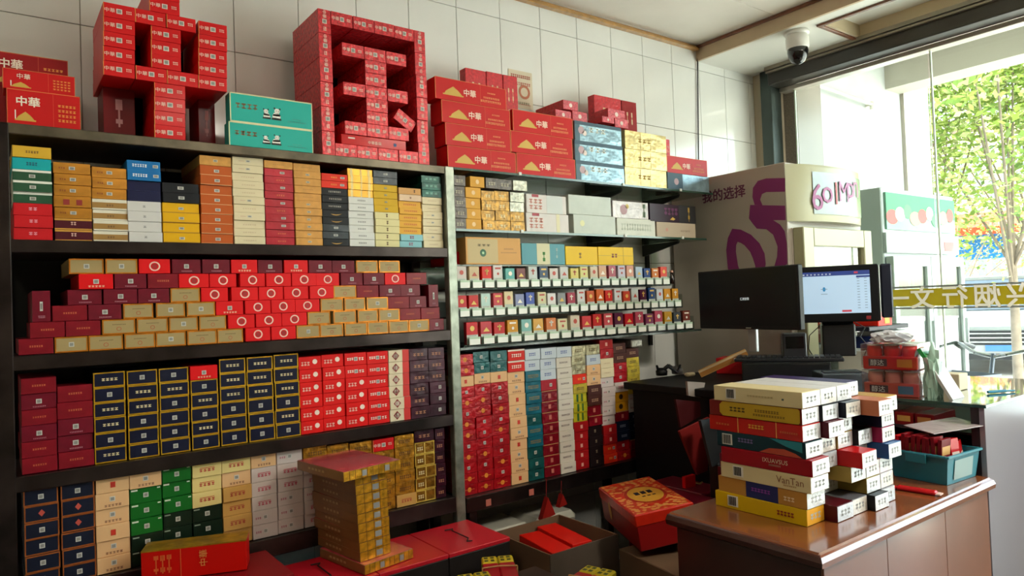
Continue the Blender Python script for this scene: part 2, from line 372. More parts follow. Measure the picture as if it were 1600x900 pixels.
design('mg', 'maroon with gold edge', card('#4a1420'), [BAND('#c98f32', (0, .82, 1, 1), (0, 0, 1, .1)), MK(.42, .4, .58, .7, 2, '#e0b8a8')])
design('wg', 'white and tan banded', card('#dcd6c6'), [BAND('#9c7434', (0, .15, 1, .68)), MK(.4, .3, .62, .5, 3, '#6c4a20')])
design('bl', 'bright blue', card('#1c6ea8'), [MK(.15, .35, .6, .65, 6, '#e8f0f4'), S(.85, .5)])
design('nv', 'navy blue', card('#15193c'), [P('seam_line', [('r', 0, .02, 1, .05, ink('#2b3362'))])])
design('ws', 'plain white', card('#cfcdcb'), [MK(.44, .4, .56, .6, 1, '#8a8a8a')])
design('bk', 'matt black', card('#15171b'), [S(.5, .5)])
design('yl', 'bright yellow', card('#d9a810'), [P('seam_line', [('r', 0, 0, 1, .07, ink('#9a6a10'))]), S(.5, .45, .26)])
design('or', 'orange-brown', card('#b65a24'), [P('seam_line', [('r', 0, .0, 1, .05, ink('#e0b07a'))]), S(.52, .45)])
design('cr', 'pale cream', card('#dccfae'), [S(.5, .5, .24), MK(.2, .44, .38, .52, 4, '#c79a86')])
design('cp', 'pale cream unmarked', card('#dccfae'), [MK(.28, .42, .72, .55, 6, '#cbb390')])
design('cm', 'crimson', foil('#a0182a', .2, 30, .2, 10, .2), [MK(.4, .4, .7, .58, 4, '#e07a4a')])
design('cs', 'crimson with code sticker', foil('#a0182a', .2, 30, .2, 10, .2), [S(.62, .5)])
design('wd', 'light wood-coloured', card('#cf9a55', var=.15, vscale=50), [S(.5, .5, .26, '#d8c8a8')])
design('wp', 'light wood-coloured unmarked', card('#cf9a55', var=.15, vscale=50), [MK(.3, .45, .7, .55, 6, '#b07a3c')])
design('ro', 'orange-red', card('#d3321c'), [MK(.35, .4, .6, .6, 4, '#f0a040'), S(.8, .5)])
design('bt', 'black with silver lettering', card('#15181c'), [MK(.25, .4, .75, .62, 7, '#b8b4a8')])
design('by', 'black with yellow arc', card('#15181c'), [P('yellow_arc', [('p', [(.3, .45), (.4, .3), (.5, .25), (.62, .3), (.75, .5), (.62, .4), (.5, .36), (.4, .4)], gold_i)])])
design('bs', 'black marbled with code sticker', foil('#262d33', .2, 30, .5, 30, .2), [S()])
design('gb', 'gold banded', foil('#cf9f45', .1, 20, .4, 14), [BAND('#f0d890', (.1, 0, .2, 1), (.5, 0, .56, 1), (.8, 0, .9, 1))])
design('wt', 'white with grey lettering', card('#d7d7d3'), [MK(.35, .4, .68, .6, 5, '#777777')])
design('ye', 'mustard yellow', card('#c9a21c'), [S(.5, .5, .22, '#a8a070')])
design('pc', 'pale cream with brown figure', card('#d9cf9e'), [MK(.44, .25, .54, .75, 1, '#6b4a2a')])
design('tn', 'tan with dark figure', card('#c99a62'), [MK(.66, .3, .76, .75, 1, '#3b2a1a')])
design('pk', 'pinkish cream', card('#dcbfa2'), [MK(.45, .35, .56, .65, 1, '#8a5a40')])
design('yg', 'yellow-gold', card('#d9a540'), [MK(.2, .4, .8, .6, 7, '#c8552a')])
design('lb', 'light blue', card('#8fc0c6'), [MK(.4, .3, .6, .75, 2, '#8a3a5a')])
design('dg', 'dark green foil', foil('#12463c', .2, 30, .6, 40, .3), [MK(.15, .4, .8, .7, 3, '#7fb0a0')])
# bricks on the second shelf
design('ta', 'tan with orange frame', card('#a8946a', var=.06), [border('#c47a20', .055), MK(.3, .62, .72, .68, 9, '#5a4a2a'), P('round_emblem', [('ring', .5, .36, .1, .14, ink('#b0603a'))])])
design('ts', 'tan with code sticker', card('#a8946a', var=.06), [border('#c47a20', .055), S()])
design('mr', 'dark maroon with code sticker', card('#6b0f24', coat=.5, var=.2, vscale=30), [S(), MK(.32, .12, .7, .2, 8, '#c08090')])
design('mp', 'dark maroon unmarked', card('#7d1020', coat=.5, var=.2, vscale=30), [MK(.3, .45, .7, .56, 6, '#d06a40')])
design('rc', 'bright red with round pink seal', card('#d4141a'), [P('round_seal', [('ring', .5, .5, .24, .33, ink('#f0c8b8')), ('r', .42, .34, .58, .66, ink('#a81418'))])])
design('rs', 'bright red with code sticker', card('#d4141a'), [S(.5, .5), MK(.26, .12, .76, .24, 5, '#f0c0a0')])
# third shelf
design('bn', 'navy with gold frame and lettering', card('#10132e', coat=.5, var=.3, vscale=20), [border('#c9a02a', .05), MK(.25, .42, .78, .6, 4, '#e8d8a8')])
design('bq', 'navy with gold frame and sticker', card('#10132e', coat=.5, var=.3, vscale=20), [border('#c9a02a', .05), S()])
design('sr', 'bright red script', card('#d21a18', coat=.4), [P('white_script', [('m', .1, .3, .5, .6, 3, ink('#f0b8a8')), ('disc', .72, .58, .2, ink('#f2ddd0'))])])
design('sl', 'bright red white-lettered', card('#d21a18', coat=.4), [P('white_lettering', [('m', .1, .4, .4, .62, 3, ink('#f2ddd0')), ('m', .62, .36, .88, .6, 2, ink('#f2ddd0'))]), S(.5, .5)])
design('wr', 'white with red diamond', card('#ddd0b4'), [BAND('#cc2018', (.68, 0, 1, 1)), P('diamond_emblem', [('p', [(.34, .12), (.52, .5), (.34, .88), (.16, .5)], ink('#8a2a24')), ('disc', .34, .5, .2, ink('#e8d8c8'))], .0008)])
design('dm', 'dark plum foil', foil('#3a0f22', .3, 30, .5, 25, .3), [MK(.2, .35, .8, .6, 3, '#b07a5a')])
design('dq', 'dark plum foil with sticker', foil('#3a0f22', .3, 30, .5, 25, .3), [S(.62, .5)])
# bottom shelf
design('nc', 'navy with copper frame and sticker', card('#161c2e', var=.3, vscale=20), [border('#b06a3a', .05), S()])
design('ne', 'navy with copper frame and red emblem', card('#161c2e', var=.3, vscale=20), [border('#b06a3a', .05), P('diamond_emblem', [('p', [(.5, .28), (.6, .5), (.5, .72), (.4, .5)], ink('#b8483a'))])])
design('ce', 'peach-cream with red seal', card('#dcb488'), [P('red_seal', [('r', .43, .3, .58, .66, ink('#c4301c'))])])
design('cq', 'peach-cream with sticker', card('#dcb488'), [S(.5, .6), MK(.25, .12, .78, .26, 5, '#8a5a40')])
design('gn', 'green', card('#12601f', coat=.3), [S(), P('white_corner_text', [('r', .04, .82, .24, .92, ink('#d8e0d0')), ('r', .86, .82, .96, .9, ink('#d8e0d0'))])])
design('gk', 'very dark green', card('#0b2014', coat=.3), [S(), P('white_corner_text', [('r', .04, .82, .24, .9, ink('#90a090'))])])
design('cy', 'pale yellow with red script', card('#dcc98a'), [P('red_script', [('m', .22, .35, .78, .55, 4, ink('#b8342a')), ('r', .25, .6, .75, .64, ink('#b8342a'))])])
design('ct', 'tan with red script', card('#c49a5a'), [P('red_script', [('m', .22, .35, .78, .55, 4, ink('#a8342a')), ('r', .25, .6, .75, .64, ink('#a8342a'))])])
design('pw', 'silvery white with red script', card('#c9bdb8', coat=.5), [P('red_script', [('m', .22, .35, .78, .55, 4, ink('#b83450')), ('r', .25, .6, .75, .64, ink('#b83450'))])])
design('pq', 'silvery white with sticker', card('#c9bdb8', coat=.5), [S(), MK(.1, .4, .34, .55, 3, '#b06070')])
design('gf', 'gold foil patterned', foil('#b8862e', .4, 60, .6, 40), [MK(.2, .3, .8, .6, 6, '#6a4210')])
design('gp', 'gold foil framed double panel', foil('#8a6420', .4, 60, .5, 40), [border('#e0c060', .06), P('centre_bar', [('r', .48, .08, .52, .92, ink('#e0c060'))]), MK(.12, .3, .42, .6, 3, '#e8d8a0')])
design('zh', 'red with white lettering and sticker', card('#c4181c', coat=.35), [P('printed_lettering', [('t', '中華', .2, .5, .30, ink('#f0d0c0')), ('m', .72, .4, .9, .62, 4, ink('#f0c8b8'))]), S(.5, .5, .34, '#d8cfc4'), P('gold_edge', [('r', 0, 0, .018, 1, ink('#d8923a'))], .0005)])
design('zu', 'upright dark red', card('#6e0c12', coat=.3), [P('printed_lettering', [('m', .35, .3, .65, .8, 1, ink('#c89090'))])])
design('pf', 'floral red-pink', foil('#c43a40', .3, 60, .5, 90, .15), [P('printed_lettering', [('t', '中華', .2, .5, .30, ink('#f0d8c8')), ('m', .72, .4, .9, .62, 3, ink('#f0c8b8'))]), S(.5, .5, .34, '#d8cfc4')])
# right rack
design('fk', 'dark floral foil', foil('#57504a', .4, 60, .7, 70, .3), [MK(.2, .3, .8, .6, 3, '#b0a890')])
design('fg', 'amber', card('#cf9a3c'), [P('emblem', [('disc', .5, .5, .22, ink('#ecc890'))])])
design('fb', 'gold-brown floral foil', foil('#a07a3a', .4, 60, .7, 70, .4), [MK(.3, .3, .7, .6, 2, '#e8dcb0')])
design('fs', 'silver floral foil', foil('#a8a698', .4, 60, .5, 70, .5), [MK(.3, .3, .7, .6, 2, '#dcdccc')])
design('rr', 'glossy crimson with sun emblem', foil('#a3131f', .4, 50, .35, 25, .2), [P('sun_emblem', [('disc', .5, .5, .22, ink('#e08a2a')), ('r', .2, .47, .8, .53, ink('#d0602a'))])])
design('rq', 'glossy crimson with sticker', foil('#a3131f', .4, 50, .35, 25, .2), [S()])
design('rb', 'dark crimson', foil('#7d1222', .4, 50, .35, 25, .2), [P('square_emblem', [('r', .42, .3, .58, .7, ink('#c07060'))]), P('seam_line', [('r', 0, .94, 1, 1, ink('#c08a5a'))])])
design('tl', 'dark teal', foil('#0f5050', .4, 40, .3, 25, .1), [S(.5, .5)])
design('tb', 'teal blue', foil('#126070', .3, 40, .2, 25, .1), [MK(.15, .35, .85, .65, 8, '#8a7a4a')])
design('rw', 'red and white', card('#c4281e'), [P('white_frame', [('r', 0, .85, 1, 1, ink('#dcd0c0'))], .0005), MK(.2, .3, .8, .6, 5, '#f0e0d0')])
design('wb', 'bluish white', card('#c3cdd6', coat=.5), [MK(.25, .35, .7, .65, 4, '#5a6aa8')])
design('wc', 'off-white with script', card('#d3ccc0', coat=.3), [MK(.2, .42, .75, .58, 6, '#7a6a68')])
design('sg', 'silver-gold', foil('#b4ac90', .3, 50, .5, 50, .5), [MK(.2, .35, .8, .65, 5, '#6a5a30')])
design('gg', 'yellow-green', foil('#b8b030', .2, 50, .5, 25, .1), [BAND('#2e5a1e', (.25, .1, .4, .9), (.6, .1, .72, .9))])
design('dr', 'red with square mark', card('#9c1a1e', coat=.4), [P('square_emblem', [('r', .42, .3, .58, .68, ink('#e0a090'))])])
design('kk', 'black-brown', card('#1f1416', coat=.4), [MK(.42, .3, .58, .6, 1, '#8a7a60')])
design('db', 'dark navy', card('#141d30', coat=.4), [MK(.3, .35, .75, .6, 4, '#8a90a0')])
design('yw', 'yellow foil', foil('#c9b24a', .3, 50, .3, 40, .4), [MK(.25, .35, .75, .65, 5, '#6a5a20')])
design('am', 'amber-yellow with dark seal', card('#cf9520'), [P('dark_seal', [('disc', .42, .5, .28, ink('#3a2410'))])])
design('br', 'brown', card('#4a2a26', coat=.4), [MK(.25, .35, .75, .65, 4, '#b08a70')])
# ---------------------------------------------------------------- stacked cartons, shelf by shelf
def column(u0, u1, vtop, items, zb, where, group, i, n, ztop=None, Y=2.3, deep=None, xs=None):
    k = len(items); ws = [(it[1] if isinstance(it, tuple) else 1) for it in items]
    um = (u0+u1)/2
    zt = ztop if ztop else onY(um, vtop, Y).z
    pitch = (zt-zb)/sum(ws); z = zt; zm = (zt+zb)/2
    x0, x1 = X_at(u0, zm, Y), X_at(u1, zm, Y)
    for j, it in enumerate(items):
        code, w = it if isinstance(it, tuple) else (it, 1)
        zn = z-pitch*w; sh = random.uniform(-.0012, .0012)
        place(code, x0+sh, x1+sh, Y, zn, z, '%s carton, %s, %s, %s' % (DES[code]['look'], rank(j, k), nth(i, n).replace(' from left', ' stack from left') if i not in (0, n-1) else nth(i, n)+' stack', where), group, deep=deep)
        z = zn
def shelf_cols(cols, zb, where, group, **kw):
    n = len(cols)
    for i in range(n-1):                             # butt neighbours without overlap
        a, b = cols[i], cols[i+1]
        if 0 < abs(a[1]-b[0]) < 6 and a[1] > b[0]: m = (a[1]+b[0])/2; a[1] = m; b[0] = m
    for i, c in enumerate(cols): column(c[0], c[1], c[2], c[3], zb, where, group, i, n, **kw)
def L(s): return s.split()
top_shelf = [
 [20, 82, 229, [('gy', 1.05), ('tq', 1.05), 'gw', 'gw', 'gw', ('rd', 1.1), ('rd', 1.1), ('rd', 1.1)]],
 [84, 143, 255, L('gd gd gd gr gd mg mg')],
 [144, 199, 262, L('gd gd gd wg wg wg wg')],
 [199, 252, 251, L('bl bl nv nv ws ws ws ws')],
 [254, 312, 286, L('bk bk yl yl yl yl')],
 [313, 363, 244, L('wd or or or or or or or or')],
 [364, 413, 246, L('cr cr cp cp cp cr cp cr cp cp cp')],
 [414, 459, 252, L('wp cs cm cs cm cs cm cs cs cm cm')],
 [460, 502.5, 256, L('wp wd wd wp wp wd wd wd wd wd wd')],
 [503, 544, 272, L('ro ro bt bt bt by by bs bs by')],
 [544.5, 584, 264, L('gb gb gb gb wt wt wt wt wt wt wt')],
 [585, 623, 267, L('bs bs ye ye ye ye pc pc pc pc pc')],
 [624, 659, 294, L('tn pk yg yg yg yg yg lb lb')],
 [660, 691, 275, L('dg dg dg cp cp cr cr cp cr cp')]]
shelf_cols(top_shelf, Z2, 'upper shelf', 'cartons on the upper shelf of the steel unit')
mid3 = [
 [33, 89, 590, L('mp mr mp mr mp mp')[:6]],
 [90, 146, 602, L('mp mp mr mr mp')],
 [147, 197, 581, L('bn bq bn bn bq bn')], [199, 247, 578, L('bq bn bn bq bq bq')], [249.5, 296, 574.5, L('bq bn bq bq bq bq')],
 [298, 341, 571, L('rs bq bn bq bn bq')], [344, 385, 560, L('bn bn bn bq bq bq')], [387, 427.5, 557, L('bn bn bn bq bq bq')], [429.5, 468, 553, L('bn bn bn bq bn bq')],
 [468.5, 504, 557, L('sr sr sr sr sr sr')], [504.5, 539, 553.5, L('sr sr sr sr sr sr')], [539.5, 574, 551, L('sl sl sr sr sr sr')], [574.5, 607.5, 549, L('sl sl sl sl sl sl')],
 [608, 640, 546.5, L('wr wr wr wr wr wr')], [640.5, 670, 544.5, L('dm dm dm dm dm dm')], [670.5, 696, 543, L('dm dm dm dq dq dq')]]
shelf_cols(mid3, Z4, 'third shelf down', 'cartons on the third shelf of the steel unit')
low4 = [
 [38, 93, 762, L('nc ne nc nc nc nc')], [96, 149, 753, L('nc ne ne nc nc nc')], [150, 203, 744, L('ce cq cq ce cq cq')],
 [204, 254, 737, L('cq gn gn gn gk gk')], [255, 300, 728, L('gn gn gn gk gk gk')], [301, 347, 721, L('cy cy cy gk gk gk')],
 [348, 393, 714, L('cy cq ct ct ct ct')], [393.5, 433, 708, L('cq pw pw pw pq pq')], [434, 474, 702, L('pq pw pw pq pq pq')],
 [475, 512, 697, L('gf pw pw pq pw pw')], [513, 547, 694, L('gf gf gf gf gf gf')], [548, 583, 690, L('gf gf gf gf gf gf')], [584, 617, 685, L('zh gf gf gf gf gf')],
 [617.5, 648, 679, L('gf gf gf gf gf ct')], [649, 680, 671, L('dm gp gp gp gp gp')], [681, 696, 669, L('dm dm dm dm dm dm')]]
shelf_cols(low4, Z5, 'lowest shelf', 'cartons on the lowest shelf of the steel unit')
# second shelf: cartons bonded like bricks
zt = onY(560, 407, 2.3).z; ph = (zt-Z3)/6
bricks = {
 0: [(28,84,'mp'),(85,138,'ts'),(138,193,'ta'),(194,243,'ta'),(243,291,'ts'),(292,339,'ta'),(339,380,'ta'),(383,423,'rc'),(423,462,'rc'),(463,500,'ts'),(500,537,'ta'),(538,574,'ta'),(574,607,'ta'),(607,638,'ta'),(638,670,'ts'),(670.5,694,'mr')],
 1: [(46,102,'mp'),(102,158,'mp'),(159,212,'ta'),(213,263,'ta'),(264,310,'ts'),(311,354,'ta'),(356,399,'rc'),(399,440,'rc'),(440,480,'rc'),(481,517,'ta'),(521,557,'ta'),(558,590,'ta'),(592,625,'ts'),(625,658,'mp'),(658,688,'mp')],
 2: [(81,137,'mp'),(137,190,'mr'),(192,240,'ta'),(243,289,'ts'),(291,336,'ts'),(337,381,'rs'),(382,423,'rc'),(423,461,'rc'),(461,500,'rc'),(501,537,'ta'),(538,571,'ta'),(572,606,'ts'),(606,640,'mp'),(640,667,'mr')],
 3: [(105,160,'mr'),(161,215,'mr'),(215,265,'mr'),(266,313,'ta'),(314,357,'rc'),(361,404,'rc'),(404,443,'rc'),(443,482,'rc'),(483,521,'rc'),(521,557,'ta'),(557,592,'mp'),(592,626,'mr'),(626,657,'mr')],
 4: [(122,177,'rs'),(178,229,'mr'),(230,279,'mp'),(279,327,'rc'),(327,370,'rc'),(374,414,'rc'),(415,455,'rc'),(455,494,'rc'),(494,531,'rc'),(532,567,'mr'),(567,600,'mr'),(601,634,'rc'),(635,667,'mp')],
 5: [(107,163,'ts'),(164,215,'ts'),(216,266,'rc'),(268,314,'mr'),(315,359,'mr'),(360,402,'rs'),(403,442,'mr'),(443,481,'rs'),(482,519,'mr'),(519,555,'mr'),(556,590,'ta'),(591,624,'ta')]}
ROWN = ['bottom row', 'second row up', 'third row up', 'fourth row up', 'fifth row up', 'top row']
for r, row in bricks.items():
    z0 = Z3+ph*r
    for i, (a, b, c) in enumerate(row):
        place(c, X_at(a, z0+ph/2)+.0006, X_at(b, z0+ph/2)-.0006, 2.3, z0, z0+ph, '%s carton, %s, %s of second shelf' % (DES[c]['look'], nth(i, len(row)), ROWN[r]), 'cartons laid like bricks on the second shelf')
for (a, b, s) in ((50, 79, 'left'), (669, 684, 'right')):
    z0 = Z3+ph*2
    place('mr', X_at(a, z0+ph), X_at(b, z0+ph), 2.3, z0, z0+2*ph*.98, 'dark maroon carton stood upright at the %s end of the second shelf' % s, 'cartons laid like bricks on the second shelf')
# ---------------------------------------------------------------- red carton characters on top of the unit
zc0 = Z1; zr8 = onY(262, 22, 2.3).z                   # top of the ninth row
p9 = (zr8-zc0)/9
def zx(u, row): return X_at(u, zc0+p9*(row+.5))
cells = [(241, 290, r, 'stem') for r in range(4)]+[(212, 261, 4, 'crossbar'), (261, 310, 4, 'crossbar')]+[(236, 283, r, 'stem') for r in (5, 6, 7)]
cells += [(211, 259.5, 8, 'crossbar'), (260, 306, 8, 'crossbar')]+[(161, 211, r, 'left side') for r in range(4, 9)]+[(310, 355, r, 'right side') for r in range(4, 9)]+[(233, 281, 9, 'stem'), (233, 281, 10, 'stem')]
gch = 'red cartons stacked into the first big character'
for (a, b, r, s) in sorted(cells):
    side = 'left half of ' if s == 'crossbar' and a < 250 else ('right half of ' if s == 'crossbar' else '')
    place('zh', zx(a, r), zx(b, r), 2.3, zc0+p9*r, zc0+p9*(r+1), 'red carton in %s%s, %s row up, left big character' % (side, s, ORD[r] if r else 'bottom'), gch, jit=.5)
for (a, b, s) in ((161, 211, 'left'), (310, 336, 'right')):
    x0, x1 = X_at(a, zc0+.1, 2.42), X_at(b, zc0+.1, 2.42)
    place('zu', x0, x1, 2.42, zc0, zc0+p9*4, 'dark red carton standing upright, propping %s side of left big character' % s, 'upright propping cartons', deep=.13, jit=.3)
bc = mat('shade_black', '#060203', .9, spec=.05)  # near-black colour paints the shade in the gaps of the characters
tag(MB().box(zx(212, 6), zx(309, 6), 2.50, 2.506, zc0, zc0+p9*9, bc).build('shade_card'), 'black shade sheet added in the gaps of left big character', 'shade sheet')
# second character: frame of upright ends, bars inside
zk = onY(598, 22, 2.3)
KX0, KX1 = X_at(499, 2.2), X_at(668, 2.1)
# left frame column, right frame column
ktop = onY(499, 12.5, 2.3).z; kb = Z1; kp = (ktop-kb)/6
gk = 'floral red cartons stacked into the second big character'
kw = .0465
kx = [KX0+kw+(KX1-KX0-2*kw)/4*i for i in range(5)]
def kbox(x0, x1, z0, z1, label, code='pf', **k): place(code, x0, x1, 2.3, z0, z1, label, gk, jit=.4, **k)
for r in range(6):
    for (xa, s) in ((KX0, 'left'), (KX1-kw, 'right')):
        o = make('pf')                                # stood on edge: rotate about the depth axis
        o.scale = (kp*.985/W0, 1, kw*.985/H0); o.rotation_euler = (0, R(90), 0)
        o.location = (xa+.0004, 2.3+random.uniform(-.002, .002), kb+kp*(r+.5))
        tag(o, 'floral red carton on edge, %s frame of right big character, %s' % (s, rank(5-r, 6)), 'carton', gk)
for i in range(4):
    kbox(kx[i]+.0005, kx[i+1]-.0005, kb, kb+.047, 'floral red carton, %s in bottom bar of right big character' % nth(i, 4))
    kbox(kx[i]+.0005, kx[i+1]-.0005, ktop-.047, ktop, 'floral red carton, %s in top bar of right big character' % nth(i, 4))
def kz(v, u=600): return onY(u, v, 2.3).z
zi1 = onY(590, 220, 2.3).z; zi1 = onY(576, 213, 2.3).z
zi7 = onY(586, 76, 2.3).z; pi7 = (zi7-zi1)/7
wd_z = zi1
for r in range(7):
    u0, u1 = (571+(6-r)*.9, 605+(6-r)*.7)
    u0 = 569+(6-r)*.75; u1 = 603+(6-r)*.75
    z0 = zi1+pi7*r
    kbox(X_at(u0, z0+.02)+.0005, X_at(u1, z0+.02)-.0005, z0, z0+pi7, 'floral red carton, %s in inner stem of right big character' % rank(6-r, 7))
for r, nm in ((0, 'lower'), (3, 'middle'), (6, 'upper')):
    z0 = zi1+pi7*r; u0 = 569+(6-r)*.75; u1 = 603+(6-r)*.75
    kbox(X_at(u0-35, z0+.02)+.0005, X_at(u0, z0+.02)-.0005, z0, z0+pi7, 'floral red carton, left arm of %s bar, right big character' % nm)
    kbox(X_at(u1, z0+.02)+.0005, X_at(u1+32, z0+.02)-.0005, z0, z0+pi7, 'floral red carton, right arm of %s bar, right big character' % nm)
long_later = (X_at(533, 2.0), X_at(634, 2.0), kb+.0475, zi1-.001)
o = make('pf'); pd = onY(637, 188, 2.3); o.location = (pd.x-.018, 2.31, pd.z-.018); o.rotation_euler = (0, R(33), 0); o.scale = (1, .9, 1)
tag(o, 'floral red carton tilted loose inside right big character', 'carton', gk)
tag(MB().box(KX0+.01, KX1-.01, 2.554, 2.566, kb, ktop-.01, bc).build('shade_card'), 'black shade sheet added in the gaps of right big character', 'shade sheet')  # sheet added to darken the gaps inside the frame

# ---------------------------------------------------------------- cartons lying with the long face out
def long_carton(name, x0, x1, y0, y1, z0, z1, body, ops, label, group=None, rz=0, parts=None, cat='carton', ch=.0012):
    w, h, d = x1-x0, z1-z0, y1-y0
    o = MB().box(-w/2, w/2, 0, d, 0, h-.0005, body, ch).build(name)
    for pn, oo, yy in (parts or []): ops_part(oo, w, h, -yy).build(pn, o)
    if ops: ops_part(ops, w, h, -.0006).build('printed_lettering', o)
    o.location = ((x0+x1)/2, y0, z0); o.rotation_euler = (0, 0, rz)
    return tag(o, label, cat, group)
red_m = card('#b91416', coat=.3); orange_e = ink('#d8803a'); goldpr = ink('#c9a040')
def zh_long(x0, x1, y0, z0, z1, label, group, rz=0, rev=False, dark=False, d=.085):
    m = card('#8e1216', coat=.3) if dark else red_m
    roof = [(.12, .30), (.36, .30), (.33, .42), (.30, .52), (.24, .66), (.18, .52), (.14, .42)]
    if not rev: em = [('p', roof, goldpr), ('r', .10, .24, .38, .30, goldpr)]; tx = ('t', '中華', .47, .48, .33, ink('#eed0bc')); mk = [('m', .72, .62, .84, .68, 5, ink('#e8a060')), ('m', .66, .38, .90, .46, 9, ink('#e8a060')), ('m', .62, .2, .92, .3, 12, ink('#e8a060'))]
    else: em = [('p', [(a, b*.62-.02) for a, b in roof], goldpr), ('r', .10, .13, .38, .17, goldpr), ('r', .10, .17, .115, .42, ink('#e8dccc'))]; tx = ('t', '中華', .28, .68, .27, ink('#eee0cc')); mk = [('m', .68, .2+.14*k, .94, .27+.14*k, 5, ink('#e89a40')) for k in range(4)]
    long_carton('cigarette_carton', x0, x1, y0, y0+d, z0, z1, m, mk, label, group, rz,
        parts=[('orange_edge', [('r', 0, 0, .006, 1, orange_e), ('r', .994, 0, 1, 1, orange_e), ('r', 0, .985, 1, 1, orange_e)], .0004), ('gate_emblem', em, .0007), ('title_characters', [tx], .0008), ('seam_line', [('r', .618, .03, .621, .97, ink('#e0603a'))], .0005)])
long_carton('cigarette_carton', long_later[0], long_later[1], 2.302, 2.38, long_later[2], long_later[3], red_m, [('t', '中華香烟', .5, .42, .34, ink('#eed0bc'))], 'wide bright red carton lying in the foot of right big character', None, parts=[('white_dash', [('r', .1, .6, .2, .75, ink('#e8d0c8'))], .0006), ('blue_spot', [('disc', .82, .45, .18, ink('#2a4a7a'))], .0006)])
gl = 'long red cartons at the left end of the top shelf'
zA = Z1; zB = onY(60, 152, 2.3).z; zB = onY(12, 137.5, 2.3).z; h1 = zB-zA
xa, xb = X_at(11, zA+.03), X_at(126, zA+.03)
zh_long(xa, xb, 2.3, zA, zA+h1, 'long red carton with gold gate print, lowest at top-left corner', gl, rev=True)
xa, xb = X_at(4, zA+h1*1.5), X_at(117, zA+h1*1.5); z2 = onY(5, 105.5, 2.305).z
zh_long(xa, xb, 2.303, zA+h1, z2, 'long red carton with gold gate print, middle at top-left corner', gl, rev=True)
xa, xb = X_at(-20, 2.1, 2.42), X_at(106, 2.1, 2.42); z3 = onY(106, 95.5, 2.42).z
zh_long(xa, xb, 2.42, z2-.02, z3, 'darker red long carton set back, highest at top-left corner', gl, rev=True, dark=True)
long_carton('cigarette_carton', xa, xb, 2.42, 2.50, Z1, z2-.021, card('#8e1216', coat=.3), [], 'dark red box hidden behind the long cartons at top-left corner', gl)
# turquoise boxes with two black and white bears
tqm = card('#2fa99c', .4); cre = ink('#d9d6a8')
def bear(ops, x, z, s, flip=1):
    w, b = ink('#e8e8e0'), ink('#14181a')
    ops += [('p', [(x+flip*s*a, z+s*3.4*c) for a, c in ((-.5, 0), (.5, 0), (.55, .35), (.3, .65), (-.3, .65), (-.5, .35))], w), ('p', [(x+flip*s*a, z+s*3.4*c) for a, c in ((-.6, -.12), (.65, -.12), (.6, .1), (-.55, .12))], b),
            ('disc', x+flip*s*.12, z+s*3.4*.85, s*.95*1.05, w), ('disc', x+flip*s*-.22, z+s*3.4*1.15, s*.32, b), ('disc', x+flip*s*.48, z+s*3.4*1.12, s*.32, b), ('p', [(x+flip*s*a, z+s*3.4*c) for a, c in ((-.45, .3), (.5, .32), (.5, .55), (-.4, .5))], b), ('disc', x+flip*s*.0, z+s*3.4*.88, s*.2, b), ('disc', x+flip*s*.3, z+s*3.4*.86, s*.2, b)]
zp = onY(359, 189, 2.3).z; zp2 = onY(359, 143, 2.3).z
for k, (a, b, c, d, s) in enumerate(((357.5, 489, Z1, zp, 'lower'), (359, 488, zp, zp2, 'upper'))):
    zm = (c+d)/2; ops = [('m', .06, .48, .33, .66, 4, ink('#7a6a4a')), ('m', .74, .3, .86, .34, 5, ink('#3d9f93')), ('m', .68, .2, .92, .25, 8, ink('#3d9f93'))]
    bb = []; bear(bb, .43, .26, .078, -1); bear(bb, .545, .26, .095)
    long_carton('cigarette_carton', X_at(a, zm), X_at(b, zm), 2.3, 2.35, c, d, tqm, ops, '%s turquoise box with two black and white bears between the big characters' % s, 'turquoise bear boxes',
        parts=[('cream_edge', [('r', 0, 0, 1, .04, cre), ('r', 0, .96, 1, 1, cre), ('r', 0, 0, .012, 1, cre), ('r', .99, 0, 1, 1, cre)], .0004), ('bear_print', bb, .0008)])
# ---------------------------------------------------------------- glass wall shelves at the right
GZ1, GZ2, GZ3 = 1.885, 1.648, 1.190
gs = glassy('shelf_glass', '#cfe4d6', .06); ge = mat('glass_edge_green', '#2e4a3c', .15, 0, .5)
for nm, z, x1, lab in (('a', GZ1, X_at(1110, GZ1), 'upper green-edged glass wall shelf holding long red cartons'), ('b', GZ2, X_at(1100, GZ2), 'middle green-edged glass wall shelf below the top glass shelf')):
    t = thing('glass_wall_shelf', lab, 'shelf', (0, 0, 0))
    MB().box(UX1+.045, x1, 2.29, 2.60, z-.009, z-.001, gs).build('glass_board', t)
    MB().box(UX1+.045, x1, 2.284, 2.29, z-.010, z-.0008, ge).build('glass_edge', t)
    for u in ((921, 1010) if nm == 'a' else (923, 1010)):
        xx = X_at(u, z-.04, 2.58)
        MB().extr([(xx, 2.61, z-.010), (xx, 2.36, z-.010), (xx, 2.37, z-.022), (xx, 2.60, z-.07), (xx, 2.61, z-.07)], (.012, 0, 0), mat('bracket_black', '#171c1a', .4)).build('bracket', t)
    for xx in (1.75, 2.35, 2.75): MB().box(xx, xx+.014, 2.279, 2.285, z-.008, z+.004, mat('clip_white', '#d8d8d0', .4)).build('shelf_clip', t)
wr_ = thing('wall_standard_rails', 'two black slotted upright rails carrying the glass shelves', 'rail', (0, 0, 0))
for u in (923, 1012):
    xx = X_at(u, 1.6, 2.60); MB().box(xx-.006, xx+.018, 2.605, 2.617, 1.1, 1.88, mat('bracket_black', '#171c1a')).build('upright_rail', wr_)
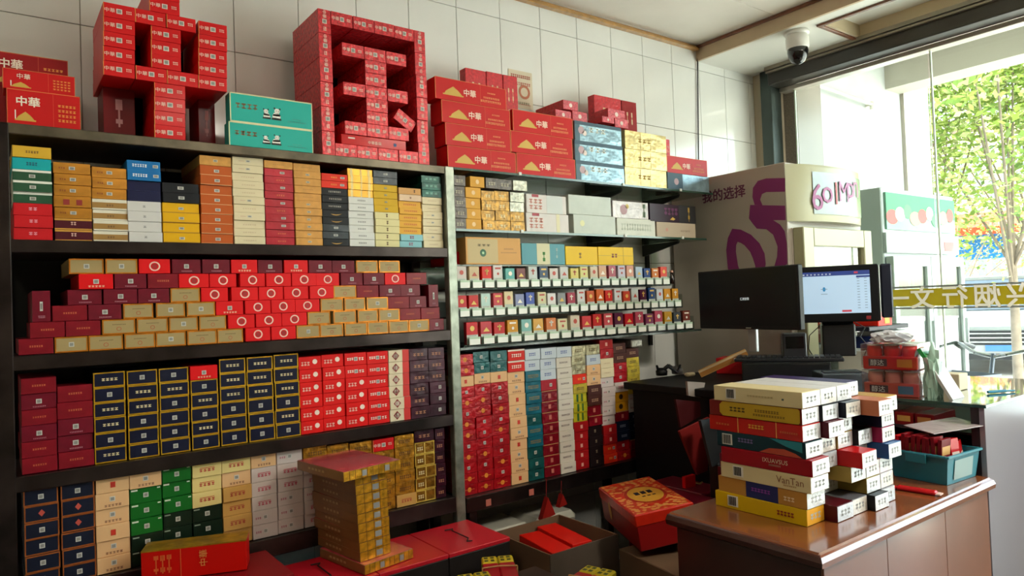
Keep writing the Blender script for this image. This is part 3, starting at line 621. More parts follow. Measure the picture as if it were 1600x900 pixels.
# long red cartons on the top glass shelf
gt = 'long red cartons on the top glass shelf'
def vy(v, u): return onY(u, v, 2.3).z
rows = [(699.5, 806, 807, 899), (696, 797.5, 798, 894.5), (690, 797, 801, 895)]
zz = [GZ1, vy(189, 699), vy(153.5, 692), vy(118.5, 682)]
hB = (vy(170, 803)-GZ1)/3; hh = (vy(118.4, 682)-GZ1)/4
for r in range(3):
    z0, z1 = GZ1+hh*r, GZ1+hh*(r+1)
    a, b, c, d = rows[r]; zm = (z0+z1)/2; zb0, zb1 = GZ1+hB*r, GZ1+hB*(r+1)
    zh_long(X_at(a, zm), X_at(b, zm), 2.3, z0, z1-.001, 'long red carton with gold gate, left pile on top glass shelf, %s' % rank(3-r, 4), gt)
    zh_long(X_at(c, zm)+.001, X_at(d, zm), 2.3, zb0, zb1-.001, 'long red carton with gold gate, right pile on top glass shelf, %s' % rank(2-r, 3), gt)
zh_long(X_at(680, 2.14), X_at(792, 2.14), 2.3, GZ1+hh*3, GZ1+hh*4-.002, 'long red carton with gold gate, left pile on top glass shelf, topmost', gt, rz=R(.8))
silver = foil('#8fa6b0', .5, 25, .45, 14, .55); goldf = foil('#cdb985', .5, 25, .3, 14, .5)
h3 = (vy(187.5, 896)-GZ1)/3; h4 = (vy(203, 980)-GZ1)/3
for r in range(3):
    z0, z1 = GZ1+h3*r, GZ1+h3*(r+1); zm = (z0+z1)/2
    long_carton('cigarette_carton', X_at(897 if r else 899, zm)+.004, X_at((975.5, 973, 971)[r], zm), 2.3, 2.385, z0, z1, silver, [('m', .28, .5, .66, .74, 3, ink('#dfe4dc'))], 'crinkled silver-blue carton, %s in pile right of the long red cartons' % rank(2-r, 3), 'silver-blue cartons',
        parts=[('blue_band', [('r', 0, .82, 1, 1, ink('#2c4a5c')), ('r', 0, 0, .1, .82, ink('#42606e'))], .0004), ('flower_print', [('disc', .13, .55, .2, ink('#b89aa0')), ('disc', .2, .42, .14, ink('#d8c8c0'))], .0007)])
    long_carton('cigarette_carton', X_at(976.5, zm), X_at((1041.5, 1042, 1041)[r], zm), 2.3, 2.385, GZ1+h4*r, GZ1+h4*(r+1), goldf, [('m', .3, .4, .62, .62, 3, ink('#b08a30'))], 'shiny pale gold carton, %s in its pile on top glass shelf' % rank(2-r, 3), 'pale gold cartons',
        parts=[('seam_line', [('r', .36, .04, .365, .96, ink('#a8843a')), ('r', .6, .04, .605, .96, ink('#a8843a'))], .0005)])
xx0, xx1 = X_at(1043, 1.95), X_at(1106, 1.93)
long_carton('cigarette_carton', xx0, xx1+.01, 2.3, 2.385, GZ1, GZ1+h3*.95, silver, [], 'silver-blue carton under a red carton at right shelf end', None,
    parts=[('blue_band', [('r', 0, 0, .35, 1, ink('#2c4a5c'))], .0004), ('flower_print', [('disc', .2, .5, .2, ink('#a88a90'))], .0007)])
zh_long(xx0, xx1, 2.3, GZ1+h3*.95, GZ1+h3*1.9, 'lone long red carton at the right end of top glass shelf', None)
# pink-red cartons set behind and on top
pr = foil('#b82a34', .3, 60, .3, 90, .1); prk = foil('#c8606a', .3, 60, .45, 120, .1)
def rear(u0, u1, v0, v1, Y, d, label, m=pr, txt=True, zb=None, rz=0):
    um = (u0+u1)/2; zt_ = onY(um, v0, Y).z; z0 = zb if zb is not None else onY(um, v1, Y).z
    ops = [('m', .3, .15+.2*k, .42, .28+.2*k, 1, ink('#e8c8a0')) for k in range(4)]+[('m', .6, .15+.2*k, .72, .28+.2*k, 1, ink('#e8c8a0')) for k in range(4)] if txt else [('disc', .5, .5, .22, ink('#e8d0c8'))]
    return long_carton('cigarette_carton', X_at(u0, (zt_+z0)/2, Y), X_at(u1, (zt_+z0)/2, Y), Y, Y+d, z0, zt_, m, ops, label, 'pink-red cartons at the back of the top glass shelf', rz)
rear(730, 762, 109, 130, 2.47, .046, 'red carton standing upright behind left pile, nearest the left', zb=GZ1)
rear(763, 788, 114, 130, 2.47, .046, 'red carton standing upright behind left pile, in the middle', zb=GZ1)
rear(789, 811, 119, 170, 2.47, .046, 'tall red carton with vertical gold lettering behind the left pile', zb=GZ1)
zt1 = GZ1+hh*3
zz1 = onY(888, 172, 2.32).z
def endc(u0, u1, v0, v1, Y, label, d=.27):
    zt_, z0 = onY((u0+u1)/2, v0, Y).z, onY((u0+u1)/2, v1, Y).z
    long_carton('cigarette_carton', X_at(u0, z0, Y), X_at(u1, z0, Y), Y, Y+d, z0, zt_, pr, [('disc', .5, .5, .22, ink('#e8d0c8'))], label, 'pink-red cartons end-on above the long red cartons',
        parts=[('floral_end', [('r', .02, .04, .98, .96, prk)], .0004)])
endc(868, 893, 172.5, 186, 2.40, 'pink-red carton end-on, lower left of the three at shelf middle', .2)
endc(894.5, 918, 174.5, 190, 2.40, 'pink-red carton end-on, lower right of the three at shelf middle', .2)
endc(880, 903.5, 157.5, 172, 2.40, 'pink-red carton end-on, top of the three at shelf middle', .2)
rear(931, 973, 152, 190, 2.50, .046, 'pink-red carton standing upright beside the tall gold-lettered one', zb=GZ1)
rear(974, 997, 159, 205, 2.50, .046, 'tall dark red upright carton with gold characters behind gold cartons', m=card('#8a1418'), zb=GZ1)
endc(950, 977, 171, 187, 2.40, 'pink-red carton end-on, top one before the upright pair', .09)
endc(941, 960, 182.5, 192, 2.38, 'pink-red carton end-on, lower left before the upright pair', .1)
endc(961, 982, 185.5, 200, 2.38, 'pink-red carton end-on, lower right before the upright pair', .1)
rear(1042, 1048, 218, 260, 2.40, .085, 'thin red carton edge behind the gold pile', zb=GZ1)
# hidden support for the cartons above row three
tag(MB().box(X_at(868, 2.0, 2.4), X_at(990, 2.0, 2.4), 2.40, 2.49, GZ1, onY(930, 192, 2.4).z-.012, card('#7a1418')).build('cigarette_carton'), 'dark red carton block hidden behind the silver-blue pile', 'carton')
# paper notice on the tiles
pn = onY(812, 138, YA)
nt_ = thing('paper_notice', 'small paper notice with round red seal on the tiled wall', 'notice', (0, 0, 0))
pa = [onY(u, v, YA-.003) for u, v in ((794, 107), (831, 117), (831, 172), (794, 165))]
x0, x1 = pa[0].x, pa[1].x; z1, z0 = pa[0].z, pa[2].z
MB().box(x0, x1, YA-.003, YA-.001, z0, z1, mat('notice_paper', '#d9cdb4', .6)).build('sheet', nt_)
q = MB(); red_k = ink('#b8584a')
marks(q, x0+.012, x1-.012, z1-.035, z1-.02, 10, red_k, YA-.004); marks(q, x0+.03, x1-.012, z1-.07, z1-.055, 8, red_k, YA-.004); marks(q, x0+.03, x1-.02, z0+.02, z0+.03, 7, ink('#8a8a6a'), YA-.004)
q.ring(Vector(((x0+x1)/2+.02, YA-.0042, (z0+z1)/2-.01)), ux, uz, .022, .034, ink('#b86a4a')); q.box((x0+x1)/2-.018, (x0+x1)/2+.056, YA-.004, YA-.0038, (z0+z1)/2-.072, (z0+z1)/2-.07, red_k)
q.build('printed_lettering', nt_)
# black cable down the wall
cb = MB().tube([onY(1090, 78, YA-.008), onY(1090.5, 150, YA-.008), onY(1092, 300, YA-.01), onY(1089, 400, YA-.01), onY(1087, 520, YA-.012)], .004, black).build('wall_cable')
tag(cb, 'thin black cable running down the tiled wall', 'cable')

# middle glass shelf
g2 = 'small foil cartons on the middle glass shelf'
zt5 = onY(715, 273, 2.3).z
cols2 = [[709, 728, 274, L('fk fk fk fk fk')], [728, 752, 293, L('fg fg fg fg')], [752.5, 773.5, 298, L('fb fb fb fb')], [774, 797, 298.5, L('fb fb fb fb')], [797.5, 819.5, 301, L('fs fs fb fb')]]
shelf_cols(cols2, GZ2, 'middle glass shelf', g2)
for (a, b, c, i) in ((734, 756.5, 'fg', 0), (758.5, 778, 'fk', 1), (778.5, 800.5, 'fk', 2), (801, 823, 'fs', 3)):
    zb_ = (GZ2+(onY(740, 293, 2.3).z-GZ2))+.0015; zm = zb_+.02
    place(c, X_at(a, zm), X_at(b, zm), 2.3, zb_, zb_+.043, '%s carton, %s in loose row atop middle glass shelf stacks' % (DES[c]['look'], nth(i, 4)), g2)
def flatbox(u0, u1, v0, v1, m, label, ops=None, parts=None, zb=None, Y=2.3, d=.2):
    um = (u0+u1)/2; z1_ = onY(um, v0, Y).z; z0_ = zb if zb is not None else onY(um, v1, Y).z; zm = (z0_+z1_)/2
    long_carton('cigarette_carton', X_at(u0, zm, Y)+.001, X_at(u1, zm, Y)-.001, Y, Y+d, z0_, z1_, m, ops or [], label, None, 0, parts)
    return z1_
pkw = card('#cfc6bf', .3, coat=.6, var=.06, vscale=20); pgr = card('#b9bdb2', .25, coat=.6, var=.08, vscale=15)
kz_ = [('r', .7, 0, .78, 1, ink('#d8cfa8'))]
rd2 = [('r', .14, .85, .3, 1, ink('#a02a34')), ('m', .06, .5, .4, .75, 3, ink('#d89080')), ('m', .06, .2, .4, .42, 3, ink('#d89080'))]
z_ = flatbox(822, 889, 334, 360, pkw, 'clear-wrapped pinkish white box, lower one at left of large boxes', rd2, [('cream_stripe', kz_, .0004)], zb=GZ2)
flatbox(822, 885, 305, 334, pkw, 'clear-wrapped pinkish white box, upper one at left of large boxes', rd2, [('gloss_panel', [('r', .5, .02, .9, .98, ink('#c4c8c4'))], .0004)], zb=z_)
z_ = flatbox(896, 962, 336.5, 366, pgr, 'glossy pale grey box, lower one in middle of glass shelf', None, [('yellow_flower', [('disc', .2, .55, .16, ink('#d8d4a0'))], .0005)], zb=GZ2)
flatbox(888, 955, 306, 336.5, pgr, 'glossy plain pale green-grey box, upper one in middle of glass shelf', None, None, zb=z_)
z_ = flatbox(964, 1024, 342, 369, card('#cfd0c4', .4), 'white textured box, below the flower-printed wrapped box', [('m', .1, .3, .9, .7, 12, ink('#bfc4b4'))], zb=GZ2)
flatbox(957, 1013, 315, 342, foil('#b0a8a4', .4, 30, .3, 25, .3), 'shiny wrapped box with pink flower print on glass shelf', [('m', .82, .1, .94, .9, 1, ink('#7a8a70'))], [('flower_print', [('disc', .3, .5, .3, ink('#b08a90')), ('disc', .4, .7, .14, ink('#c8b060'))], .0006)], zb=z_)
z_ = flatbox(1026, 1087, 348, 371, card('#b5a591', .5), 'beige box under the dark purple box at shelf end', [('disc', .25, .5, .12, ink('#c08a7a')), ('m', .6, .4, .85, .5, 6, ink('#8a7a68'))], zb=GZ2)
flatbox(1015, 1087, 320, 348, card('#33202c', .3), 'dark purple box with gold lettering at right end of middle shelf', [('m', .82, .1+.0, .87, .9, 1, goldpr), ('p', [(.42, .15), (.48, .3), (.54, .2), (.5, .12)], goldpr), ('m', .3, .4, .6, .8, 4, ink('#6a2a5a'))], [('black_panel', [('r', .62, 0, 1, 1, ink('#181416'))], .0004)], zb=z_)

# ---------------------------------------------------------------- pack display rack: three tiers
tiers = [(1.197, 727, 1080, 'lowest', 20), (1.308, 713, 1062, 'middle', 23), (1.418, 713, 1044, 'upper', 21)]
pr_ = thing('pack_display_rack', 'three-tier clear display rack with green and white price cards', 'rack', (0, 0, 0))
acr = glassy('clear_acrylic', '#e6ece8', .0, .25); dkb = mat('rack_black_board', '#14181a', .35)
colT = [L('r:#b8242a r:#b84048 r:#b42a2c g:#c8902a t:#7fb0a8 g:#d0a050 o:#c87a48 c:#d8cfa8 c:#cfc4b0 r:#c04448 r:#b83030 p:#c85a60 v:#5a2a44 r:#b82430 p:#b05060 v:#7a3a58 p:#b04058 a:#c8951a k:#3a4048 b:#6a3024'),
        L('r:#b83034 r:#b82a28 t:#b8d0c8 r:#c04850 c:#d8c8a0 b:#8a90b0 b:#4a5aa0 c:#cfc8a0 w:#d8d4d0 k:#8a8c8c p:#a04050 w:#cfcfcb r:#b85a34 o:#c86428 r:#c02c20 w:#d0d4d4 r:#c04a34 w:#c8d0cc m:#4a1a34 n:#1a3a6a w:#c8ccd0 a:#c88a1a a:#b88020'),
        L('w:#cfc4bc c:#cdb894 r:#c82418 w:#d4d0cc t:#6aaaa4 m:#7a4a48 w:#c4c8c4 n:#48566a c:#cfc8c0 w:#c8c8c4 y:#d0c070 y:#cfc888 c:#cdbca4 o:#cfa488 p:#a85a64 w:#c4c0cc o:#d09a84 n:#a8b8c8 n:#1a3a74 o:#c87a3c r:#d4584c')]
hexname = {'r': 'red', 'g': 'gold', 't': 'teal and white', 'o': 'orange', 'c': 'cream', 'p': 'pink-red', 'v': 'purple', 'a': 'amber', 'k': 'dark grey', 'b': 'brown-blue', 'w': 'white', 'm': 'maroon', 'n': 'blue', 'y': 'yellow'}
TAG = None
for ti, (z, ua, ub, nm, n) in enumerate(tiers):
    n = len(colT[ti]); xa, xb = X_at(ua, z+.04), X_at(ub, z+.04)
    MB().box(xa-.01, xb+.01, 2.296, 2.52, z-.007, z-.001, dkb).build('tier_board', pr_)
    MB().box(xa-.01, xb+.01, 2.290, 2.2925, z-.007, z+.030, acr).build('tier_front', pr_)
    p = (xb-xa)/n
    for i, cc in enumerate(colT[ti]):
        k, hx = cc.split(':'); x = xa+p*(i+.5); hgt = random.choice((.082, .088, .088, .094)) if ti < 2 else random.choice((.078, .085, .09)); w = p*.80
        o = MB().box(-w/2, w/2, 0, .02, 0, hgt, card(hx, .35), .0015).build('cigarette_pack')
        MB().box(-w/2+.001, w/2-.001, -.0008, 0, .002, hgt*.44, card('#c4ccc0')).build('text_panel', o)
        q = MB(); marks(q, -w*.35, w*.35, hgt*.24, hgt*.34, 4, ink('#8a9488'), -.0011); marks(q, -w*.35, w*.35, hgt*.38, hgt*.42, 5, ink('#8a9488'), -.0011)
        ek = i % 4; ec = ink('#e0b85a' if k in 'rmvnk' else ('#b84a3a' if k in 'cwy' else '#f0e8d8'))
        if ek == 0: q.disc(Vector((0, -.0011, hgt*.72)), ux, uz, w*.2, ec, 10)
        elif ek == 1: q.poly([Vector((-w*.28, -.0011, hgt*.55)), Vector((w*.28, -.0011, hgt*.55)), Vector((0, -.0011, hgt*.74))], ec)
        elif ek == 2: q.box(-w*.06, w*.06, -.0011, -.001, hgt*.6, hgt*.88, ec); q.box(-w*.2, w*.2, -.0011, -.001, hgt*.76, hgt*.82, ec)
        else: q.box(-w*.3, w*.3, -.0011, -.001, hgt*.82, hgt*.9, ec); q.disc(Vector((0, -.0011, hgt*.62)), ux, uz, w*.12, ec, 8)
        q.build('printed_lettering', o)
        o.location = (x+random.uniform(-.002, .002), 2.300+random.uniform(0, .006), z)
        tag(o, '%s cigarette pack, %s, %s tier of the clear display rack' % (hexname[k], nth(i, n), nm), 'pack', 'cigarette packs on the display rack')
        if TAG is None:
            TAG = MB().box(-.021, .021, 0, .001, 0, .030, card('#eef0e8')).box(-.021, .021, -.0004, 0, .022, .030, ink('#b4cdb0')).build('price_card', pr_); c = TAG
        else: c = TAG.copy(); COL.objects.link(c)
        c.location = (x+.003, 2.2885, z+.0005); c.scale = (p/.056, 1, 1)
    MB().box(xa-.012, xa-.009, 2.294, 2.50, z-.007, z+.06, acr).build('tier_end', pr_); MB().box(xb+.009, xb+.012, 2.294, 2.50, z-.007, z+.06, acr).build('tier_end', pr_)
MB().box(UX1+.045, X_at(1092, 1.19), 2.284, 2.60, 1.180, 1.189, mat('rack_base_glass', '#26382f', .2, 0, .4)).build('base_shelf', pr_)
# boxes lying on the rack
zr = 1.513
tag(MB().box(UX1+.05, X_at(990, 1.5), 2.31, 2.59, 1.5045, 1.5105, gs).build('rack_top_glass'), 'thin glass sheet on top of the display rack', 'shelf')
zr = 1.511
flatbox(727.5, 814, 371, 411, card('#cf9f60', .45), 'large tan box with round green jade emblem on the display rack', [('disc', .3, .42, .14, ink('#1a5a34')), ('m', .2, .66, .44, .74, 3, ink('#6a5a34')), ('m', .68, .55, .86, .6, 7, ink('#a87a4a')), ('m', .62, .42, .92, .46, 11, ink('#a87a4a'))],
    [('pale_panel', [('r', .03, .05, .57, .93, ink('#bfa874'))], .0004), ('green_disc', [('ring', .3, .42, .0, .05, ink('#a8d0a0'))], .0009)], zb=zr, d=.22)
flatbox(815, 883, 380.5, 412, card('#5f97a0', .4), 'grey-blue box with cream middle stripe on the display rack', [('m', .46, .15, .54, .6, 1, ink('#4a8a3a')), ('m', .78, .3, .83, .8, 1, ink('#a8c4c0'))], [('cream_stripe', [('r', .34, 0, .64, 1, ink('#cfc9a0'))], .0004)], zb=zr)
flatbox(883.5, 934, 385, 413, card('#dcb60c', .4), 'bright yellow box, left of the two yellow boxes', [('m', .4, .35, .5, .65, 1, ink('#a07a20'))], None, zb=zr)
flatbox(934.5, 990, 386, 414, card('#dcb60c', .4), 'bright yellow box with small red mark, right of two yellow boxes', [('m', .36, .4, .54, .62, 2, ink('#8a3a20'))], [('seam_line', [('r', .7, 0, .71, 1, ink('#b0922a')), ('r', 0, .5, 1, .52, ink('#b0922a'))], .0004)], zb=zr)
flatbox(712, 720, 393, 411, card('#b0141c', .4), 'small red box edge left of the tan jade box', None, None, zb=zr, Y=2.35)
bt = onY(1051, 440, 2.3); bo = MB().lathe((0, 0, 0), [(0, 0), (.012, 0), (.013, .03), (.007, .042), (.007, .056), (0, .056)], mat('brown_bottle', '#2a1c18', .2), 12).build('small_bottle'); bo.location = (X_at(1050, 1.44)+.01, 2.31, 1.419)
MB().cyl((0, 0, .056), (0, 0, .066), .009, card('#c8a090')).build('bottle_cap', bo); tag(bo, 'tiny dark bottle at the right end of the upper pack tier', 'bottle')

# ---------------------------------------------------------------- lower right block of cartons
BZ = .622
big = [
 [717, 743, 553.5, L('rr rr ce rq rr rq rr rr rq rr rq rr rr')], [743.5, 768.5, 549, L('tl tl cq rq rr rr rq rq rq rr rq rr rr')], [769, 795.5, 547.5, L('tl tl ce rq rq rr rq rr rq rq rr rq rr')],
 [796, 822.5, 545.5, L('rw rw cq cq ce cq ce cq ce cq cq ce')], [823, 847, 545, L('wb wb tb tb tb tb tl tb tb tl tl tl')], [847.5, 872, 543, L('wb wb wb cs rb rb rb rb rb rb rb rb')],
 [872.5, 896, 541.5, L('wb wc wc wc wc wc wc wc wc wc wc wc')], [896.5, 918, 540, L('sg sg sg ro yw gg gg gg dr dr dr dr dr')], [918.5, 940, 538, L('sg wb cq cq br br rb rb kk kk kk kk')],
 [940.5, 961, 530, L('dr rq cp cp pq pq pq pq pq dr dr ro ro')], [961.5, 982, 536, L('br br rq rq pw am am rb db db rq rr')], [982.5, 1002, 544, L('br yw yw yw yw pq pq db db db rb rb')]]
shelf_cols(big, BZ, 'block under display rack', 'cartons in the block under the display rack')
lt = thing('low_steel_shelf', 'low dark steel shelf frame under the carton block at right', 'shelf', (0, 0, 0))
LX0, LX1 = UX1+.042, X_at(1019, .6)
MB().box(LX0, LX1, 2.292, 2.60, .585, BZ-.0005, steel).build('shelf_board', lt)
MB().box(LX0, LX1, 2.27, 2.294, .565, BZ-.001, steel, .002).build('front_rail', lt)
for xx in (LX0+.012, LX1-.06):
    MB().box(xx, xx+.035, 2.275, 2.31, 0, .5655, steel, .002).build('leg', lt); MB().box(xx, xx+.035, 2.55, 2.585, 0, .5845, steel, .002).build('leg', lt)
for u, v in ((763, 775), (830, 757)): 
    s_ = onY(u, v, 2.269); MB().box(s_.x-.012, s_.x+.012, 2.2685, 2.2698, .575, .6, ink('#b8685a')).build('small_label', lt)
tag(MB().box(X_at(989, 1.165), X_at(1006, 1.165), 2.31, 2.50, onY(992, 543.5, 2.3).z+.001, onY(992, 531, 2.3).z, foil('#b4b0a8', .6, 40, .5, 40, .6), .004).build('cigarette_carton'), 'crumpled silver wrapped carton on top right corner of the block', 'carton')
# ---------------------------------------------------------------- wooden desk
wood = mat('desk_wood_top', '#7a4424', .22, 0, .5, .03, 10, .22, 6)
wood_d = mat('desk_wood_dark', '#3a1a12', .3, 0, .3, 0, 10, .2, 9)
wood_p = mat('desk_wood_panel', '#7d4f3c', .28, 0, .4, .02, 14, .15, 5)
DX0, DX1, DY0, DY1, DZ = 1.42, 2.345, .842, 1.262, .79
dk_ = thing('wooden_desk', 'brown wooden desk with moulded edges carrying the carton tower', 'desk', (0, 0, 0))
MB().box(DX0, DX1, DY0, DY1, DZ-.012, DZ, wood, .004).build('desktop', dk_)
e = MB()
prof = [(0, -.004), (.006, -.006), (.012, -.016), (.010, -.028), (0, -.034)]
for a, b in zip(prof, prof[1:]):
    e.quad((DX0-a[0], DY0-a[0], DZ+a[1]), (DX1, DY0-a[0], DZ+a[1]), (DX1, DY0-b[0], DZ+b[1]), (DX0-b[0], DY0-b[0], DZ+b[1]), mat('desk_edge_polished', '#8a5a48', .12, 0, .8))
e.build('front_edge', dk_); e = MB()
for a, b in zip(prof, prof[1:]):
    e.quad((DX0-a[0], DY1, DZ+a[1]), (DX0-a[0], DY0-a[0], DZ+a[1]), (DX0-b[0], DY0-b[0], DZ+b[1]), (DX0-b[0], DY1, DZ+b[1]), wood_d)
e.build('side_edge', dk_)
MB().box(DX0+.02, DX0+.04, DY0+.012, DY1-.01, 0, DZ-.0125, wood_d).build('side_panel', dk_)
MB().box(DX1-.03, DX1-.01, DY0+.012, DY1-.01, 0, DZ-.0125, wood_d).build('side_panel', dk_)
for a, b in ((DX0+.02, 1.72), (1.722, 2.04), (2.042, DX1-.02)): MB().box(a, b, DY0+.004, DY0+.012, 0.02, DZ-.034, wood_p, .0008).build('front_panel', dk_)
MB().box(DX0+.01, DX1-.02, DY0+.0, DY1-.01, DZ-.034, DZ-.013, wood_d).build('top_rail', dk_)
# ---------------------------------------------------------------- carton tower on the desk
cw = [1.560, 1.640, 1.716, 1.790, 1.862, 1.932]; lh = (1.112-DZ)/8
side_c = {}
whs = mat('lit_wrap_white_end', '#cfd0d2', .3, 0, .6, .35, 60, .10, 30)  # white end colour carries the bright window light on the wrap
def tower_carton(x0, x1, y0, k, body, label, ops=None, parts=None, end=None, d=.256, rz=0):
    w, h = x1-x0, lh
    o = MB().box(-w/2+.0008, w/2-.0008, 0, d, 0, h-.0008, body, .001).build('cigarette_carton')
    MB().box(-w/2+.002, w/2-.002, -.0006, 0, .0015, h-.0025, end or whs).build('carton_end', o)
    q = MB(); marks(q, -w*.3, w*.3, h*.3, h*.66, 3, ink('#a6a8a8'), -.0009); q.build('end_print', o)
    for pn, oo in (parts or []):                           # on the long left side, x runs from far to near
        m_ = MB()
        for p in oo:
            if p[0] == 'r': m_.box(-w/2-.0002, -w/2+.0007, d-p[1]*d, d-p[3]*d, p[2]*h, p[4]*h, p[5])
            elif p[0] == 't': m_.text(p[1], Vector((-w/2-.0006, d-p[2]*d, p[3]*h)), -uy*p[6] if len(p) > 6 else -uy, uz*(p[6] if len(p) > 6 else 1), p[4]*h, p[5])
            elif p[0] == 'bars':
                for b in range(14):
                    if b % 3 == 1: continue
                    yy = d-(p[1]+(p[3]-p[1])*b/14)*d; m_.box(-w/2-.0012, -w/2-.0007, yy, yy-d*.006, p[2]*h, p[4]*h, ink('#202020'))
            elif p[0] == 'm':
                for b in range(p[5]):
                    a0 = d-(p[1]+(p[3]-p[1])*(b+.1)/p[5])*d; a1 = d-(p[1]+(p[3]-p[1])*(b+.8)/p[5])*d; zz = (p[4]-p[2])*h
                    m_.box(-w/2-.0008, -w/2, a0, a1, p[2]*h, p[2]*h+zz*.3, p[6]); m_.box(-w/2-.0008, -w/2, a0, a1, p[2]*h+zz*.7, p[4]*h, p[6]); m_.box(-w/2-.0008, -w/2, (a0+a1)/2-.0006, (a0+a1)/2+.0006, p[2]*h, p[4]*h, p[6])
            elif p[0] == 'poly': m_.poly([Vector((-w/2-.0004, d-a*d, b*h)) for a, b in p[1]], p[2])
        m_.build(pn, o)
    o.location = ((x0+x1)/2, y0, DZ+lh*k+.0004); o.rotation_euler = (0, 0, rz)
    return tag(o, label, 'carton', 'cartons in the tower on the desk')
wh = ink('#d9d6cc')
bar = ('barcode', [('r', .15, .18, .27, .86, wh), ('bars', .165, .25, .255, .8)])
crm = card('#cfc39a', .35)
cx0, cx1 = cw[0], cw[1]
tower_carton(cx0, cx1, .955, 0, card('#c9a818', .25, .6), 'bright yellow carton with barcode at the bottom of the desk tower', parts=[bar, ('printed_lettering', [('m', .70, .35, .88, .62, 5, ink('#8a2a14'))])], end=card('#d09a30'), d=.262, rz=R(.6))
tower_carton(cx0, cx1, .952, 1, card('#b08342', .35), 'tan carton with dark blue centre panel in the desk tower', parts=[('blue_panel', [('r', .34, 0, .70, 1, ink('#12205c')), ('m', .40, .45, .62, .66, 6, ink('#8a3aa0'))]), ('printed_lettering', [('m', .76, .3, .88, .55, 3, ink('#e0c8a0'))])], rz=R(-.5))
tower_carton(cx0-.001, cx1, .940, 2, crm, 'cream carton with VanTan lettering in the desk tower', parts=[bar, ('printed_lettering', [('t', 'VanTan', .79, .55, .42, ink('#7a4a2a')), ('m', .72, .2, .86, .28, 7, ink('#b08a5a'))])])
tower_carton(cx0, cx1, .935, 3, card('#8c1420', .3), 'crimson carton with pale capital letters in the desk tower', parts=[('printed_lettering', [('t', 'IXUAVSUS', .62, .6, .27, ink('#d8c8a8')), ('m', .55, .28, .68, .38, 9, ink('#b0806a'))])], rz=R(.8))
tower_carton(cx0+.001, cx1, .950, 4, card('#14323a', .35), 'dark teal carton with red arc and barcode in the desk tower', parts=[('red_arc', [('poly', [(.5, .02), (.62, .35), (.78, .42), (.90, .25), (.97, .02)], ink('#b0442e'))]), ('teal_glow', [('poly', [(.62, .98), (.97, .98), (.97, .35), (.80, .6)], ink('#1f7f8a'))]), ('barcode', [('r', .07, .15, .19, .85, wh), ('bars', .08, .22, .18, .8)]), ('printed_lettering', [('m', .26, .45, .44, .7, 5, ink('#7a6aa0'))])])
tower_carton(cx0, cx1, .955, 5, card('#b0201a', .28, .6), 'red carton with two thin gold rules in the desk tower', parts=[('gold_rule', [('r', .33, 0, .337, 1, ink('#d8a850')), ('r', .74, 0, .747, 1, ink('#d8a850'))]), ('printed_lettering', [('m', .45, .42, .62, .66, 5, ink('#d8a030')), ('m', .78, .4, .96, .5, 8, ink('#c86a3a')), ('m', .08, .4, .24, .5, 5, ink('#d87a3a'))])], d=.275, rz=R(-.9))
tower_carton(cx0+.001, cx1, .956, 6, card('#6a1f1c', .4), 'mustard yellow carton with dark red left end in desk tower', parts=[('yellow_panel', [('poly', [(.16, .04), (.97, .04), (.985, .15), (.985, .85), (.97, .96), (.16, .96), (.125, .75), (.125, .25)], ink('#b8961a'))]), ('printed_lettering', [('m', .24, .38, .42, .66, 4, ink('#4a3a10')), ('m', .52, .5, .78, .66, 9, ink('#6a5418')), ('m', .5, .26, .84, .38, 12, ink('#6a5418'))])], d=.27)
tower_carton(cx0-.001, cx1+.001, .952, 7, crm, 'cream carton with barcode, topmost at the left of desk tower', parts=[bar, ('printed_lettering', [('m', .4, .45, .7, .55, 9, ink('#b8a878')), ('r', .79, .4, .81, .5, ink('#3a5a5a'))])])
others = {  # layer: [(column, y of the near end, side colour)]
 0: [(1, .922, '#4a0f18'), (2, .925, '#5a5a5e'), (3, .905, '#0e0f12'), (4, .922, '#8a8a90')],
 1: [(1, 1.02, '#5c1a22'), (2, 1.00, '#6a1c24'), (3, .925, '#8a7a40'), (4, .925, '#a8a8ac')],
 2: [(1, 1.01, '#6a2034'), (2, .925, '#9a8a50'), (3, .925, '#b0b0a8'), (4, .925, '#a02030')],
 3: [(1, .958, '#8a8a90'), (2, .895, '#a81418'), (3, .955, '#1c3a6a'), (4, .900, '#1f4a7a')],
 4: [(1, .96, '#b08a50'), (2, .955, '#b89a60'), (3, .94, '#16181c'), (4, .915, '#8a1a4a')],
 5: [(1, .935, '#4a0f1c'), (2, .955, '#8a7a6a'), (3, .99, '#5a1a24'), (4, .915, '#101c3c')],
 6: [(1, .93, '#1a1a22'), (2, .93, '#0f1420'), (3, .90, '#9a5a40'), (4, .90, '#a8843a')],
 7: [(1, .952, '#c8c8c8'), (2, .952, '#c8c8c8'), (3, .972, '#2a1a4a')]}
others[6] = [(1, .948, '#1a1a22'), (2, .930, '#0f1420'), (3, .885, '#a8684a'), (4, .905, '#a8843a')]
cname = {'#4a0f18': 'dark red', '#5a5a5e': 'grey', '#0e0f12': 'black', '#8a8a90': 'pale grey', '#5c1a22': 'maroon', '#6a1c24': 'maroon', '#8a7a40': 'olive gold', '#a8a8ac': 'silver', '#6a2034': 'plum', '#9a8a50': 'dull gold', '#b0b0a8': 'off-white', '#a02030': 'red', '#a81418': 'bright red', '#1c3a6a': 'blue', '#1f4a7a': 'blue', '#b08a50': 'tan', '#b89a60': 'tan', '#16181c': 'black', '#8a1a4a': 'magenta', '#4a0f1c': 'dark red', '#8a7a6a': 'taupe', '#5a1a24': 'maroon', '#101c3c': 'navy', '#1a1a22': 'black', '#0f1420': 'black', '#a8684a': 'copper-brown', '#a8843a': 'gold', '#c8c8c8': 'white', '#2a1a4a': 'violet'}
